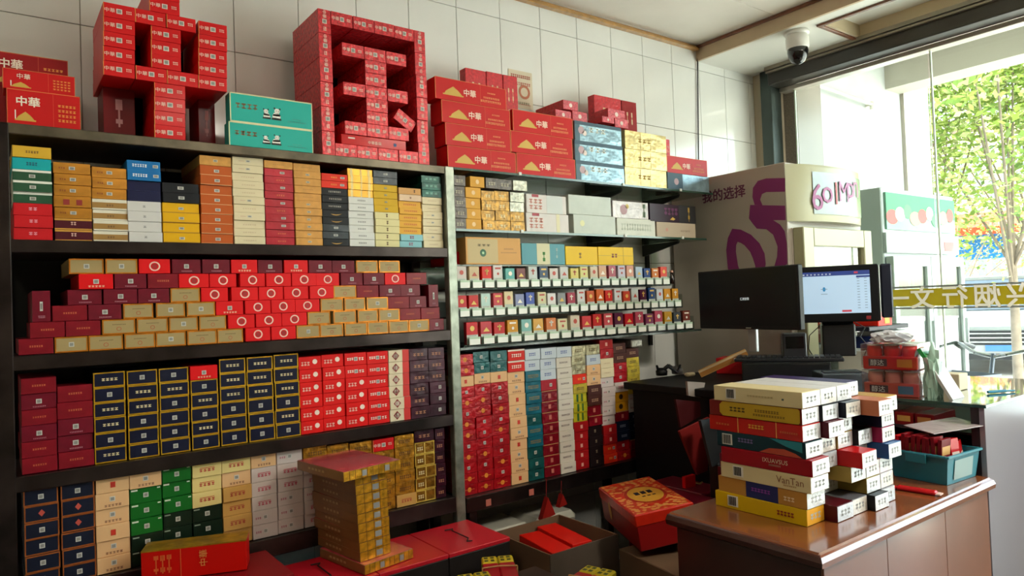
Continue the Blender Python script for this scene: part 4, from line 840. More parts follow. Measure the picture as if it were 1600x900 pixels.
for k, row in others.items():
    for (c, y, hx) in row:
        tower_carton(cw[c]+random.uniform(-.001, .001), cw[c+1], y, k, card(hx, .35), '%s-sided carton, %s column of desk tower, %s layer' % (cname[hx], ORD[c], 'top' if k == 7 else ('bottom' if k == 0 else ORD[k])), d=.25, end=mat('lit_wrap_end_%d' % ((c+k) % 3), ('#cfd0d2', '#c4c9cf', '#d4cfc6')[(c+k) % 3], .3, 0, .6, .35, 60, .10, 30))  # ends whitened whatever the carton colour, window light painted in
# ---------------------------------------------------------------- teal bin and packet on the desk
bn_ = thing('plastic_bin', 'teal plastic bin full of red packets on the desk end', 'bin', (2.165, .888, DZ), R(-4))
teal = mat('teal_plastic', '#1b7484', .38)
def flare(mb, x0, x1, y0, y1, z0, z1, f, m, t=.003):
    A = [(x0, y0), (x1, y0), (x1, y1), (x0, y1)]; B = [(x0-f, y0-f), (x1+f, y0-f), (x1+f, y1+f), (x0-f, y1+f)]
    for i in range(4):
        j = (i+1) % 4; mb.quad((*A[i], z0), (*A[j], z0), (*B[j], z1), (*B[i], z1), m)
        a, b, c, d = [Vector((p[0]*(1)+(((x0+x1)/2)-p[0])*.04, p[1]+(((y0+y1)/2)-p[1])*.04)) for p in (A[i], A[j], B[j], B[i])]
        mb.quad((d.x, d.y, z1), (c.x, c.y, z1), (b.x, b.y, z0+t), (a.x, a.y, z0+t), m)
    mb.quad((*A[3], z0), (*A[2], z0), (*A[1], z0), (*A[0], z0), m); mb.quad((*A[0], z0+t), (*A[1], z0+t), (*A[2], z0+t), (*A[3], z0+t), m)
q = MB(); flare(q, 0, .165, 0, .15, .001, .082, .010, teal); q.build('bin_body', bn_)
q = MB()
for (a, b, c, d) in ((-.016, .181, -.016, -.008), (-.016, .181, .158, .166), (-.016, -.008, -.008, .158), (.173, .181, -.008, .158)): q.box(a, b, c, d, .078, .085, teal, .001)
q.build('bin_rim', bn_)
MB().box(-.0205, -.0165, .045, .105, .055, .084, teal, .002).build('bin_handle', bn_)
lb_ = MB().quad((.03, -.004, .012), (.135, -.004, .012), (.135, -.0105, .068), (.03, -.0105, .068), mat('label_grey', '#8fa8a8', .5)); lb_.build('bin_label', bn_)
pk_red = card('#a8141c', .3, .5); pk_dk = card('#6a0f18', .3)
n = 0
for i in range(9):
    y = .888+.012+.0145*i; o = MB().box(0, .052, 0, .011, 0, .062+random.uniform(0, .01), pk_dk if i < 8 else pk_red, .001).build('red_packet')
    o.location = (2.172, y+.004, DZ+.060); o.rotation_euler = (R(random.uniform(-5, 5)), 0, R(-4))
    MB().box(.004, .048, -.0006, 0, .02, .045, ink('#c89a5a')).build('gold_print', o); tag(o, 'red packet in back row of teal bin, %s counted from the front' % (ORD[i] if i else 'first'), 'packet', 'red packets standing in the teal bin')
for i, (x, y, rz, h) in enumerate(((2.232, .895, -8, .085), (2.236, .925, 10, .075), (2.285, .892, 14, .072), (2.285, .935, -5, .07), (2.238, .97, 6, .07), (2.29, .98, -6, .065))):
    o = MB().box(0, .042, 0, .022, 0, h, pk_red, .001).build('red_packet'); o.location = (x, y, DZ+.035); o.rotation_euler = (R(-6), 0, R(rz))
    MB().box(.003, .039, -.0008, 0, .006, h*.55, card('#c9bdb4')).build('pale_panel', o)
    tag(o, ['open-topped red packet with pale panel at the front of teal bin', 'red packet tucked behind the open-topped one in teal bin', 'red packet at the right front corner of teal bin', 'red packet second at the right side of teal bin', 'red packet in the middle of teal bin', 'red packet at right rear corner of teal bin'][i], 'packet', 'red packets standing in the teal bin')
sh = MB().box(0, .19, 0, .11, 0, .003, mat('plastic_sleeve', '#b0a4a8', .2, 0, .6, .3, 30), .0005).build('plastic_sleeve'); sh.location = (2.185, .925, DZ+.137); sh.rotation_euler = (R(4), R(-3), R(-22))
tag(sh, 'flat clear plastic sleeve lying across the red packets in teal bin', 'sleeve')
pkt = thing('red_candy_packet', 'slim glossy red packet lying on the desk before the teal bin', 'packet', (2.035, .965, DZ+.001), R(-84))
MB().box(0, .10, -.012, .012, 0, .011, pk_red, .004).build('packet_body', pkt); MB().box(.10, .112, -.013, .013, .003, .006, card('#d0b8b0')).build('crimped_end', pkt); MB().box(-.010, 0, -.013, .013, .003, .006, pk_red).build('crimped_end', pkt)
# ---------------------------------------------------------------- glass-topped display counter at the right
KX0_, KX1_, KY0, KY1, KZ = 2.352, 3.08, .850, 1.33, 1.0
whp = mat('pale_metal_panel', '#918e97', .3, .25, .2, 0, 10, .06, 2)
dc = thing('display_counter', 'pale metal display counter with a glass top and open dark side', 'counter', (0, 0, 0))
MB().box(KX0_+.0, KX1_, KY0+.003, KY0+.018, 0, KZ-.009, whp, .001).build('front_panel', dc)
MB().box(KX1_-.015, KX1_, KY0+.02, KY1, 0, KZ-.009, whp).build('side_panel', dc)
MB().box(KX0_, KX1_-.016, KY1-.012, KY1, 0, KZ-.009, mat('counter_dark', '#211a20', .5)).build('back_panel', dc)
MB().box(KX0_-.006, KX1_+.004, KY0-.004, KY1+.004, KZ-.008, KZ, glassy('counter_glass', '#d8e6dd', .28, .03)).build('glass_top', dc)
MB().box(KX0_-.008, KX0_-.004, KY0-.004, KY1+.004, KZ-.009, KZ+.0005, ge).build('glass_edge', dc)
MB().box(KX0_+.002, KX1_-.017, KY0+.02, KY1-.013, .80, .812, mat('counter_dark', '#211a20')).build('inner_shelf', dc)
MB().box(KX0_+.002, KX1_-.017, KY0+.02, KY1-.013, .905, .912, mat('counter_dark', '#211a20')).build('inner_shelf', dc)
MB().box(KX0_, KX0_+.012, KY0+.018, KY0+.04, 0, KZ-.009, mat('counter_dark', '#211a20')).build('corner_post', dc)
MB().box(KX0_-.004, KX0_+.010, KY1+.003-.02, KY1, 0, KZ-.009, mat('counter_dark', '#211a20')).build('corner_post', dc)
for i in range(5):
    y = 1.0+.0+.062*i; o = MB().box(0, .16, 0, .056, 0, .040, [pk_dk, card('#7a1a1c'), card('#5a1018'), card('#6a1a14'), card('#4a1420')][i], .001).build('snack_box')
    o.location = (KX0_+.014, y, .9125); q = MB(); q.box(-.0008, 0, .008, .048, .012, .03, ink(['#b07a3a', '#c89a4a', '#b06a3a', '#c09a4a', '#a07040'][i])); q.build('gold_print', o)
    tag(o, 'dark red small box inside the counter, %s counted from the near corner' % (ORD[i] if i else 'first'), 'box', 'dark red boxes inside the display counter')
sl = MB().box(KX1_+.012, XB-.012, .30, 1.85, .80, .86, mat('sill_marble', '#cfcabc', .3, 0, .3, var=.08)).box(KX1_+.012, KX1_+.02, .30, 1.85, .846, .868, brown_trim).box(KX1_+.03, XB-.02, .32, 1.83, 0, .80, mat('sill_base', '#a89e90', .6))
struct(sl, 'trim_7')
# shrink wrapped drink boxes on the counter
def drink(z, label, main, lbl, bottles):
    t = thing('wrapped_carton_pack', label, 'pack', (2.362, 1.212, z), R(-82))
    MB().box(0, .165, 0, .13, 0, .042, main, .002).build('tray', t)
    q = MB()
    q.text(lbl, Vector((.045, -.0012, .022)), ux, uz, .020, ink('#e8e4dc')); q.build('white_lettering', t)
    MB().box(.018, .075, -.0006, 0, .010, .034, ink('#3a1c2c')).build('dark_patch', t)
    MB().box(.105, .150, -.0006, 0, .008, .034, ink('#3a7a90' if bottles else '#c8781a')).build('colour_patch', t)
    for i in range(3):
        for j in range(2): MB().lathe((.028+.054*i, .035+.06*j, .04), [(.024, 0), (.025, .022), (.022, .036), (.0, .037)], card('#c9867a' if bottles else '#c8251e', .3), 12).build('cup', t); MB().lathe((.028+.054*i, .035+.06*j, .077), [(.024, 0), (.024, .004), (0, .005)], card('#d8ccc4', .3), 12).build('cup_lid', t)
    MB().box(-.004, .169, -.004, .134, .004, .084, glassy('shrink_wrap', '#f2f2f4', .12, .15)).build('shrink_film', t)
drink(KZ+.001, 'pink-red shrink-wrapped tray of cups, lower of two on glass counter', card('#b8584a', .35), '醇达', True)
drink(KZ+.088, 'bright red shrink-wrapped tray of cups, upper of two on glass counter', card('#b81a1c', .35), '醇达', False)
# crumpled clear film above
def crumple(name, c, rx, ry, rz, m, seed, n=10):
    rr = random.Random(seed); bm = bmesh.new(); bmesh.ops.create_icosphere(bm, subdivisions=3, radius=1)
    for v in bm.verts:
        k = 1+rr.uniform(-.22, .22); v.co = Vector((v.co.x*rx*k, v.co.y*ry*k, max(v.co.z, -.55)*rz*k))
    me = bpy.data.meshes.new(name); bm.to_mesh(me); bm.free(); me.materials.append(m); o = bpy.data.objects.new(name, me); COL.objects.link(o); o.location = c; return o
film = mat('clear_film_white', '#c8ccd4', .2, 0, .6)
tag(crumple('plastic_bag', (2.41, 1.14, KZ+.19), .05, .06, .024, film, 3), 'crumpled white film bunched on top of the red drink trays', 'bag')
tag(crumple('plastic_bag', (2.425, 1.02, KZ+.060), .03, .026, .105, mat('film_green', '#9fc0b0', .25, 0, .6), 4), 'crumpled clear green-tinted bag beside the drink trays', 'bag')
# leaning white sign board
sb = thing('leaning_signboard', 'slanted pale plastic stand with green top on the glass counter', 'stand', (2.40, .955, KZ))
MB().extr([(0, 0, .0005), (0, .010, .0005), (0, .100, .155), (0, .088, .158)], (.085, 0, 0), mat('pale_grey_plastic', '#b4b4b0', .4)).build('board', sb)
MB().extr([(-.001, .072, .130), (-.001, .084, .128), (-.001, .1005, .1555), (-.001, .0885, .1585)], (.087, 0, 0), mat('green_plastic', '#2c9a50', .4)).build('green_top', sb)
MB().extr([(0.002, .099, .153), (0.002, .104, .150), (0.002, .150, .001), (0.002, .143, .001)], (.081, 0, 0), mat('pale_grey_plastic', '#b4b4b0')).build('rear_leg', sb)
pen = MB().cyl((2.60, .93, KZ+.006), (2.66, .90, KZ+.006), .005, mat('blue_plastic', '#2a7a9a', .3), n=8).cyl((2.66, .90, KZ+.006), (2.69, .885, KZ+.005), .003, mat('blue_plastic', '#2a7a9a'), n=8).build('marker_pen'); tag(pen, 'short blue pen lying on the glass counter top', 'pen')
rb_ = thing('red_gift_bag', 'red and white paper bag standing at the back of glass counter', 'bag', (2.78, 1.22, KZ+.001), R(20))
MB().extr([(0, 0, 0), (.16, 0, 0), (.165, .015, .15), (-.005, .015, .15)], (0, .06, 0), card('#b8605c', .4)).build('bag_body', rb_); MB().box(.10, .125, -.001, .0, .005, .14, card('#c81c1c')).build('red_stripe', rb_)
wbx = MB().box(0, .07, 0, .07, 0, .055, card('#c9c2a8'), .002).build('cardboard_cup_box'); wbx.location = (2.62, 1.02, KZ+.001); tag(wbx, 'small cream box behind the leaning plastic stand', 'box')

# ---------------------------------------------------------------- dark work counter with the till
TZ = .98
wc = thing('work_counter', 'dark work counter behind the desk carrying screens and cash drawer', 'counter', (0, 0, 0))
dkm = mat('work_counter_black', '#08090b', .5, spec=.2)
MB().box(2.28, 3.02, 1.36, 2.26, TZ-.03, TZ, dkm, .003).build('countertop', wc)
MB().box(2.32, 3.00, 1.40, 1.42, 0, TZ-.03, dkm).build('front_panel', wc); MB().box(2.32, 2.34, 1.42, 2.24, 0, TZ-.03, dkm).build('side_panel', wc)
MB().box(2.98, 3.0, 1.42, 2.24, 0, TZ-.03, dkm).build('side_panel', wc)
pa_, pb_ = onZ(1160, 598, TZ), onZ(1300, 599, TZ); ang = math.atan2(pb_.y-pa_.y, pb_.x-pa_.x); wd = (pb_-pa_).length
dr_ = thing('cash_drawer', 'black metal cash drawer with small keyhole under the keyboard', 'cash drawer', tuple(pa_), ang)
MB().box(0, wd, 0, .34, .001, .085, black, .003).build('drawer_case', dr_)
MB().box(.006, wd-.006, -.004, 0, .008, .078, mat('drawer_front', '#171a1e', .3), .001).build('drawer_front', dr_)
MB().cyl((wd*.5, -.006, .02), (wd*.5, -.003, .02), .010, mat('lock_metal', '#8a8a84', .3, .8)).build('lock', dr_)
kb_ = thing('keyboard', 'black keyboard lying on the cash drawer', 'keyboard', tuple(pa_+Vector((0, 0, .0865))), ang)
MB().box(-.03, wd+.05, .01, .14, 0, .014, mat('keyboard_case', '#1c1f24', .4), .003).build('case', kb_)
q = MB(); kc = mat('keycap', '#26292f', .35)
for r in range(5):
    for c in range(20): q.box(-.022+c*(wd+.066)/20, -.022+c*(wd+.066)/20+.016, .02+r*.023, .038+r*.023, .014, .021, kc)
ko = q.build('keycaps', kb_, kind='stuff')
# right grey scanner plate
gp_ = onZ(1325, 610, TZ)
MBp = MB().box(-.10, .07, 0, .16, 0, .06, mat('grey_metal_box', '#4a545c', .25, .5), .004).build('till_printer'); MBp.location = (gp_.x+.02, gp_.y+.0, TZ+.001); MBp.rotation_euler = (0, 0, ang+R(12)); MB().box(-.08, .05, .03, .09, .06, .063, black).build('paper_slot', MBp); tag(MBp, 'low grey receipt printer to the right of the cash drawer', 'printer')
# left monitor, seen from the front, switched on black
def panel(name, label, cat, bl, br, tl, tr, th, frame_m, parts):
    bl, br, tl, tr = map(Vector, (bl, br, tl, tr)); X = (br-bl).normalized(); W = (br-bl).length; Zv = (tl-bl); H = Zv.length; Zd = Zv.normalized(); N = X.cross(Zd).normalized()
    M = Matrix(((X.x, -N.x, Zd.x, bl.x), (X.y, -N.y, Zd.y, bl.y), (X.z, -N.z, Zd.z, bl.z), (0, 0, 0, 1)))
    t = thing(name, label, cat); t.matrix_world = M
    MB().box(0, W, 0, th, 0, H, frame_m, .004).build('screen_frame', t)
    parts(t, W, H); return t, M
bezel = mat('monitor_bezel', '#0a0d11', .4, spec=.3); scr_off = mat('screen_black', '#070a0f', .3, 0, 0, spec=.25)
def depth_pt(u, v, Z): return CAM + ray(u, v)*Z
def upright(bl, br, h): return bl, br, bl+Vector((0, 0, h)), br+Vector((0, 0, h))
A_ = depth_pt(1093.5, 512, 3.30); B_ = depth_pt(1251, 517.5, 2.80); B_.z = A_.z = (A_.z+B_.z)/2
hA = (512-424)/F_PX*3.30
def pm(t, W, H):
    MB().box(.012, W-.012, -.001, 0, .016, H-.010, scr_off).build('display', t)
    MB().text('汇商智联', Vector((W*.50, -.0016, H*.50)), ux, uz, .012, mat('screen_text', '#c8d4d4', .5, emit=.3)).build('screen_text', t)
    MB().box(W*.50, W*.55, -.001, 0, .004, .008, mat('bezel_logo', '#b8bcb0', .4)).build('bezel_badge', t)
mon, M1 = panel('monitor', 'wide black monitor with an almost blank dark screen', 'monitor', *upright(A_, B_, hA), .03, bezel, pm)
W_ = (B_-A_).length
MB().box(W_*.46, W_*.54, .032, .05, -.10, .12, mat('monitor_stand_silver', '#a8acb0', .3, .6), .003).build('stand_neck', mon)
bz = M1 @ Vector((W_*.5, .06, 0)); z0b = 1.066
MB().cyl((W_*.5, .04, z0b-A_.z), (W_*.5, .04, z0b-A_.z+.008), .085, mat('monitor_stand_silver', '#a8acb0'), n=28).build('stand_foot', mon)
b0, b1 = onZ(1120, 557, 1.035), onZ(1223, 558, 1.035)
bx = thing('red_shoe_box', 'flat red box with pale right end under the monitor foot', 'box', (b0.x-.27, b0.y-.20, TZ+.001), math.atan2(b1.y-b0.y, b1.x-b0.x))
MB().box(0, .32, 0, .13, 0, z0b-TZ-.012, card('#a0161c'), .002).build('box_body', bx); MB().box(.322, .324, .01, .12, .01, z0b-TZ-.016, card('#c9cdd0')).build('pale_end', bx)
# till screen
P1, P2 = depth_pt(1236, 503, 3.10), depth_pt(1376, 504, 2.98); P2.z = P1.z = (P1.z+P2.z)/2; hP = (497-412)/F_PX*3.0+.012
blue_s = mat('screen_ui_pale', '#a9c4dc', .4, emit=.19); bar_s = mat('screen_ui_bar', '#2a3c7a', .4, emit=.2); red_s = mat('screen_ui_red', '#b03a4a', .4, emit=.2); gr_s = mat('screen_ui_grey', '#7f94a8', .4, emit=.15)
def pp(t, W, H):
    x0, x1, z0, z1 = W*.055, W*.905, H*.155, H*.90
    MB().box(x0, x1, -.001, 0, z0, z1, blue_s).build('display', t)
    q = MB(); q.box(x0, x1, -.0016, -.001, z1-H*.075, z1, bar_s); q.box(x0, x0+.012, -.0022, -.0016, z1-H*.1, z1-.004, red_s)
    for i in range(9): q.box(x0+.022+i*.015, x0+.029+i*.015, -.0022, -.0016, z1-.014, z1-.008, ink('#c8d0e4'))
    q.box(x1-.060, x1-.045, -.0022, -.0016, z1-.012, z1-.004, red_s); q.box(x1-.052, x1, -.0022, -.0016, z1-.03, z1-.022, bar_s); q.box(x1-.112, x1-.075, -.0022, -.0016, z0+.006, z0+.014, red_s)
    for i in range(12): q.box(x1-.050, x1-.040, -.0016, -.001, z0+.02+i*.0115, z0+.023+i*.0115, gr_s); q.box(x1-.022, x1-.012, -.0016, -.001, z0+.02+i*.0115, z0+.023+i*.0115, gr_s)
    c = Vector((x0+(x1-x0)*.40, -.0016, z0+(z1-z0)*.58)); q.disc(c, ux, uz, .006, mat('screen_ui_teal', '#2a7aa8', .4, emit=.2), 10, .010); q.box(c.x-.013, c.x+.013, -.0016, -.001, c.z-.001, c.z+.002, gr_s); q.box(c.x-.013, c.x+.013, -.0016, -.001, c.z-.022, c.z-.019, gr_s)
    q.build('screen_graphics', t); MB().box(W*.85, W*.90, -.001, 0, H*.04, H*.10, ink('#8a1a22')).build('red_badge', t)
    MB().box(W+.0015, W+.004, .0, .028, .004, H-.004, mat('silver_trim', '#c4c8c4', .3, .7), .001).build('silver_edge', t)
pos, M2 = panel('till_screen', 'till touch screen showing a pale blue window with dark bar', 'screen', *upright(P1, P2, hP), .028, bezel, pp)
WP = (P2-P1).length
MB().extr([(WP*.38, .03, hP*.4), (WP*.70, .03, hP*.4), (WP*.74, .10, -.06), (WP*.74, .12, TZ+.09-P1.z), (WP*.36, .12, TZ+.09-P1.z), (WP*.36, .10, -.06)], (0, .05, 0), black).build('stand', pos)
MB().box(WP*.36, WP*.74, .05, .17, TZ+.088-P1.z, -.01, black, .006).build('stand_foot', pos)
MB().box(WP*1.04, WP*1.17, .05, .075, .012, hP+.0, mat('rear_screen_black', '#12182a', .35), .006).build('rear_screen', pos)
MB().tube([(WP*.75, .10, -.005), (WP*.86, .10, -.03), (WP*.80, .09, -.07), (WP*.88, .09, -.11), (WP*.84, .09, -.15), (WP*.9, .10, -.19)], .0022, black).build('cable', pos)
MB().tube([(WP*.34, .10, -.02), (WP*.22, .10, -.06), (WP*.20, .10, -.12), (WP*.26, .10, -.16)], .002, black).build('cable', pos)
cr_ = onZ(1240, 556, TZ+.02)
o = thing('card_reader', 'small dark box-shaped card reader between the two screens', 'reader', tuple(depth_pt(1224, 556, 2.95)), R(-48)); 
o.location.z = TZ+.09
MB().box(0, .095, 0, .05, 0, .115, mat('reader_dark', '#23262a', .3), .005).build('reader_body', o); MB().box(.012, .083, -.001, 0, .05, .10, mat('reader_window', '#0a0c0e', .1)).build('reader_window', o); MB().box(.0, .09, .02, .03, -.0895, 0, black).build('reader_foot', o)
# long thin tan box and clutter at the left of the counter
T0, T1 = onZ(1096, 590, TZ+.008), depth_pt(1172, 556, 0)+Vector((0, 0, 0))
d0 = (T0-CAM).dot(FW); T1 = depth_pt(1170, 556, d0*.985); Xa = (T1-T0).normalized(); Ya = Vector((-Xa.y, Xa.x, 0)).normalized(); Za = Xa.cross(Ya); tw = (T1-T0).length
lx = thing('long_tan_box', 'long slim tan cardboard tray leaning on the cash drawer', 'box')
lx.matrix_world = Matrix(((Xa.x, Ya.x, Za.x, T0.x), (Xa.y, Ya.y, Za.y, T0.y), (Xa.z, Ya.z, Za.z, T0.z), (0, 0, 0, 1)))
MB().box(0, tw, 0, .055, 0, .004, card('#b08850')).box(0, tw, 0, .003, .004, .030, card('#a87842')).box(0, tw, .052, .055, .004, .030, card('#b08850')).build('tray_body', lx); MB().box(.0, tw, -.002, 0, .022, .031, card('#d0b894')).build('pale_edge', lx)
hp = thing('headset', 'dark headset and cables heaped at the left of the work counter', 'headset', tuple(onZ(1045, 585, TZ+.002)))
q = MB(); cc_ = [(math.cos(a)*.06, math.sin(a)*.05, .012+.03*math.sin(a*2)**2) for a in [i*math.pi/8 for i in range(17)]]; q.tube(cc_, .006, black, 8); q.build('band', hp)
MB().lathe((.05, -.01, .0), [(0, 0), (.026, 0), (.028, .02), (.018, .035), (0, .036)], mat('grey_pad', '#5a5854', .5), 14).build('ear_pad', hp); MB().lathe((-.05, .0, .0), [(0, 0), (.026, 0), (.028, .02), (.018, .035), (0, .036)], black, 14).build('ear_pad', hp)
tg = MB().box(-.03, .03, -.012, .012, 0, .018, card('#b8a888'), .006).build('sticky_tape_stub'); tg.location = onZ(1078, 588, TZ+.002); tag(tg, 'small pale rounded object beside the headset', 'eraser')
# dark things below: computer tower, chair back, hanging bags
pct = thing('computer_tower', 'black computer tower standing under the work counter edge', 'computer', (2.17, 1.46, .42), R(0))
MB().box(0, .12, 0, .26, 0, .42, black, .004).build('case', pct); MB().box(.02, .10, -.003, 0, .30, .40, mat('drive_bay', '#24272c', .4)).build('front_bay', pct); MB().box(.06, .075, -.004, 0, .20, .21, mat('red_led', '#c83020', .4, emit=1)).build('power_light', pct)
tag(MB().box(2.165, 2.30, 1.45, 1.73, 0, .418, dkm).build('computer_plinth'), 'low black plinth under the computer tower', 'plinth')
sp = thing('phone_stand', 'dark round cradle with a bright reflected glint under the counter', 'stand', (2.10, 1.56, .745))
MB().cyl((0, 0, -.141), (0, 0, 0), .018, black).build('post', sp)
MB().lathe((0, 0, 0), [(0, 0), (.05, 0), (.052, .01), (.045, .016), (0, .017)], mat('gunmetal', '#2c3134', .2, .6), 24).build('base', sp); MB().lathe((0, 0, .017), [(.007, 0), (.006, .012), (.002, .026), (0, .03)], mat('glint_tip', '#d8dcc8', .08, .9), 12).build('glint_tip', sp)  # pale tip shaped to stand in for the reflected glint
MB().extr([(-.05, .05, .0), (.05, .05, 0), (.05, .09, .16), (-.05, .09, .16)], (0, .012, 0), black).build('upright_back', sp)
# dark red suitcase-like gift bag behind the gift box
rg = thing('red_gift_bag', 'wine red flat gift bag with bright red handle flaps behind desk', 'bag', (2.03, 1.42, .0), 0)
bag = mat('wine_red_bag', '#6a1024', .35, bump=.1, bscale=8)
MB().box(0, .13, 0, .60, 0, .60, bag, .006).build('bag_body', rg); MB().box(.131, .28, .33, .60, 0, .60, bag, .006).build('bag_side', rg)
for (u, v) in ((1078, 760), (1101, 742)):
    c = onZ(u, v, .603)-Vector((2.03, 1.42, 0)); MB().box(c.x-.03, c.x+.03, c.y-.004, c.y+.012, .6005, .645, card('#d4181c')).build('handle_flap', rg)
    MB().tube([(c.x+.03, c.y, .612), (c.x+.05, c.y-.01, .606), (c.x+.075, c.y, .607)], .003, mat('gold_cord', '#a89858', .4)).build('gold_cord', rg)
rd_ = MB().extr([tuple(onY(u, v, 1.75)) for u, v in ((1062, 674), (1108, 652), (1106, 735), (1090, 742))], (.0, .01, 0), card('#6a1a18', .5)).build('red_folder'); tag(rd_, 'dark red folder leaning under the work counter', 'folder')
rd2_ = MB().extr([tuple(onY(u, v, 1.85)) for u, v in ((1056, 624), (1094, 628), (1095, 650), (1064, 668))], (.0, .01, 0), card('#3a0f12', .5)).build('red_folder'); tag(rd2_, 'very dark red folder behind the leaning one', 'folder')
pw_ = MB().extr([tuple(onY(u, v, 1.86)) for u, v in ((1074, 596), (1102, 598), (1096, 622), (1076, 618))], (.0, .01, 0), card('#8a8078', .5)).build('paper_sheet'); tag(pw_, 'pale grey paper sheet hanging under the work counter edge', 'paper')

# ---------------------------------------------------------------- things on the floor in front of the shelves
lid = mat('red_gift_lid', '#b50f22', .42, bump=.03, bscale=200); lside = mat('gift_box_black', '#15100f', .5)
for i, (x0, x1) in enumerate(((.69, .932), (.935, 1.178), (1.181, 1.425))):
    t = thing('gift_box', ['flat-lidded red gift box farthest left in the row of three', 'flat-lidded red gift box in the middle of the row, under tower', 'flat-lidded red gift box nearest the cardboard box'][i], 'box', (x0, 1.985, .20), group='red gift boxes with cord handles')
    w = x1-x0
    MB().box(0, w, 0, .27, .0, .335, lside, .002).build('box_body', t); MB().box(-.0005, w+.0005, -.001, .2705, .335, .349, lid, .002).build('lid', t)
    q = MB().tube([(w*.5, .05, .352), (w*.42, .052, .354), (w*.5, .075, .355), (w*.5, .18, .355), (w*.56, .20, .354), (w*.45, .21, .352)], .0022, mat('cord_black', '#1c0a0c', .7)); q.build('cord_handle', t)
st = MB().box(.685, 1.46, 1.93, 2.25, .0, .1985, mat('plain_crate', '#3a2a22', .7)).build('low_crate'); tag(st, 'low dark crate supporting the red gift boxes', 'crate')
# gold carton tower: column of flat cartons with a turned one below and on top
gtop = mat('tower_red_top', '#b8404a', .25, 0, .6, .15, 30, .25, 30); gside = mat('tower_brown_side', '#80572e', .4, 0, .3, .05, 20, .12, 20); gend = foil('#dba63a', .35, 50, .5, 40, .6)
tz0, tl = .5505, .0297
def flat_gold(x, y, rz, L_, W__, z, label, cells):
    o = MB().box(0, W__, 0, L_, 0, tl-.0006, gside, .001).build('flat_carton')
    MB().box(.001, W__-.001, .001, L_-.001, tl-.0006, tl-.0002, gtop).build('red_top', o)
    q = MB()
    for i in range(cells): q.box(i*W__/cells+.001, (i+1)*W__/cells-.001, -.0012, 0, .001, tl-.0016, gend)
    q.build('gold_end', o); q = MB(); st_ = ink('#8f8f8c')
    for i in ([cells//2] if cells < 7 else [3, 7]): q.box((i+.1)*W__/cells, (i+.9)*W__/cells, -.002, -.0012, tl*.2, tl*.78, st_)
    q.build('code_sticker', o); q = MB()
    for i in range(5): q.box(-.0006, 0, L_*.4+i*.02, L_*.4+i*.02+.012, tl*.4, tl*.62, ink('#a88a60'))
    q.build('side_print', o)
    o.location = (x, y, z); o.rotation_euler = (0, 0, rz); return tag(o, label, 'carton', 'flat gold cartons in the leaning tower')
flat_gold(.893, 2.0, R(10), .25, .185, tz0, 'turned red-topped gold carton at the bottom of the tall tower', 10)
for k in range(9):
    flat_gold(.893-.002*k, 2.03-.002*k, R(8+random.uniform(-1.2, 1.2)), .27, .112, tz0+tl*(k+1), 'flat gold carton in the tall tower, %s of the narrow column' % rank(8-k, 9), 4)
flat_gold(.822, 1.968, R(9), .27, .205, tz0+tl*10, 'turned red-topped gold carton crowning the tall tower', 10)
# red carton leaning at lower left
rc_ = thing('cigarette_carton', 'long red carton with gold top edge before the lowest shelf at left', 'carton', (.325, 2.21, .615), R(-21))
MB().box(0, .275, 0, .085, 0, .085, card('#b8160f', .35), .0015).build('carton_body', rc_); MB().box(0, .275, -.001, .0856, .083, .0865, foil('#a8842a', .2, 30, .4, 30, .5)).build('gold_top', rc_)
q = MB(); q.text('中華', Vector((.16, -.0012, .05)), uz, -ux, .022, ink('#d8904a')); marks(q, .03, .08, .02, .07, 3, ink('#d8602a'), -.001); q.box(.10, .102, -.001, 0, .002, .082, ink('#d8602a')); q.build('printed_lettering', rc_)
sq = MB().box(.26, .68, 2.0, 2.255, .545, .612, card('#7a0f16', .5), .002).build('gift_box'); tag(sq, 'low red box under the long red carton at bottom left', 'box')
tag(MB().box(.24, .68, 1.98, 2.255, 0, .5435, mat('plain_crate', '#3a2a22')).build('low_crate'), 'dark crate under the low red box at bottom left', 'crate')
# cardboard box with two red cartons
cbd = mat('kraft_cardboard', '#6a5038', .8, var=.1); cbd2 = mat('kraft_printed_dark', '#4c4034', .8, var=.15)
cx = thing('open_cardboard_box', 'open brown cardboard box holding two red cartons', 'box', (1.50, 1.86, .18))
MB().box(0, .32, 0, .006, 0, .32, cbd2).build('front_side', cx); MB().box(0, .32, .324, .33, 0, .32, cbd).build('back_side', cx); MB().box(0, .006, .006, .324, 0, .32, cbd).build('left_side', cx); MB().box(.314, .32, .006, .324, 0, .32, cbd).build('right_side', cx); MB().box(.006, .314, .006, .324, 0, .006, cbd).build('base', cx)
MB().box(.12, .15, -.001, 0, .20, .23, ink('#b0606a')).build('small_label', cx)
tag(MB().box(1.49, 1.84, 1.85, 2.2, 0, .178, mat('plain_crate', '#3a2a22')).build('low_crate'), 'dark crate under the open cardboard box', 'crate')
for i, (x, y) in enumerate(((1.55, 1.90), (1.66, 1.93))):
    o = MB().box(0, .085, 0, .25, 0, .295, card('#c41c12', .35), .002).build('cigarette_carton'); MB().box(.02, .06, .03, .2, .29, .2908, ink('#d8902a') if i else ink('#c4281c')).build('gold_top_print', o)
    q = MB(); q.ring(Vector((.0375, -.001, .24)), ux, uz, .008, .012, ink('#d89080')); q.build('round_print', o); o.location = (x, y, .187); o.rotation_euler = (0, 0, R(-8)); tag(o, ['plain-topped red carton standing in the open cardboard box, left', 'gold-printed red carton standing in the open cardboard box, right'][i], 'carton')
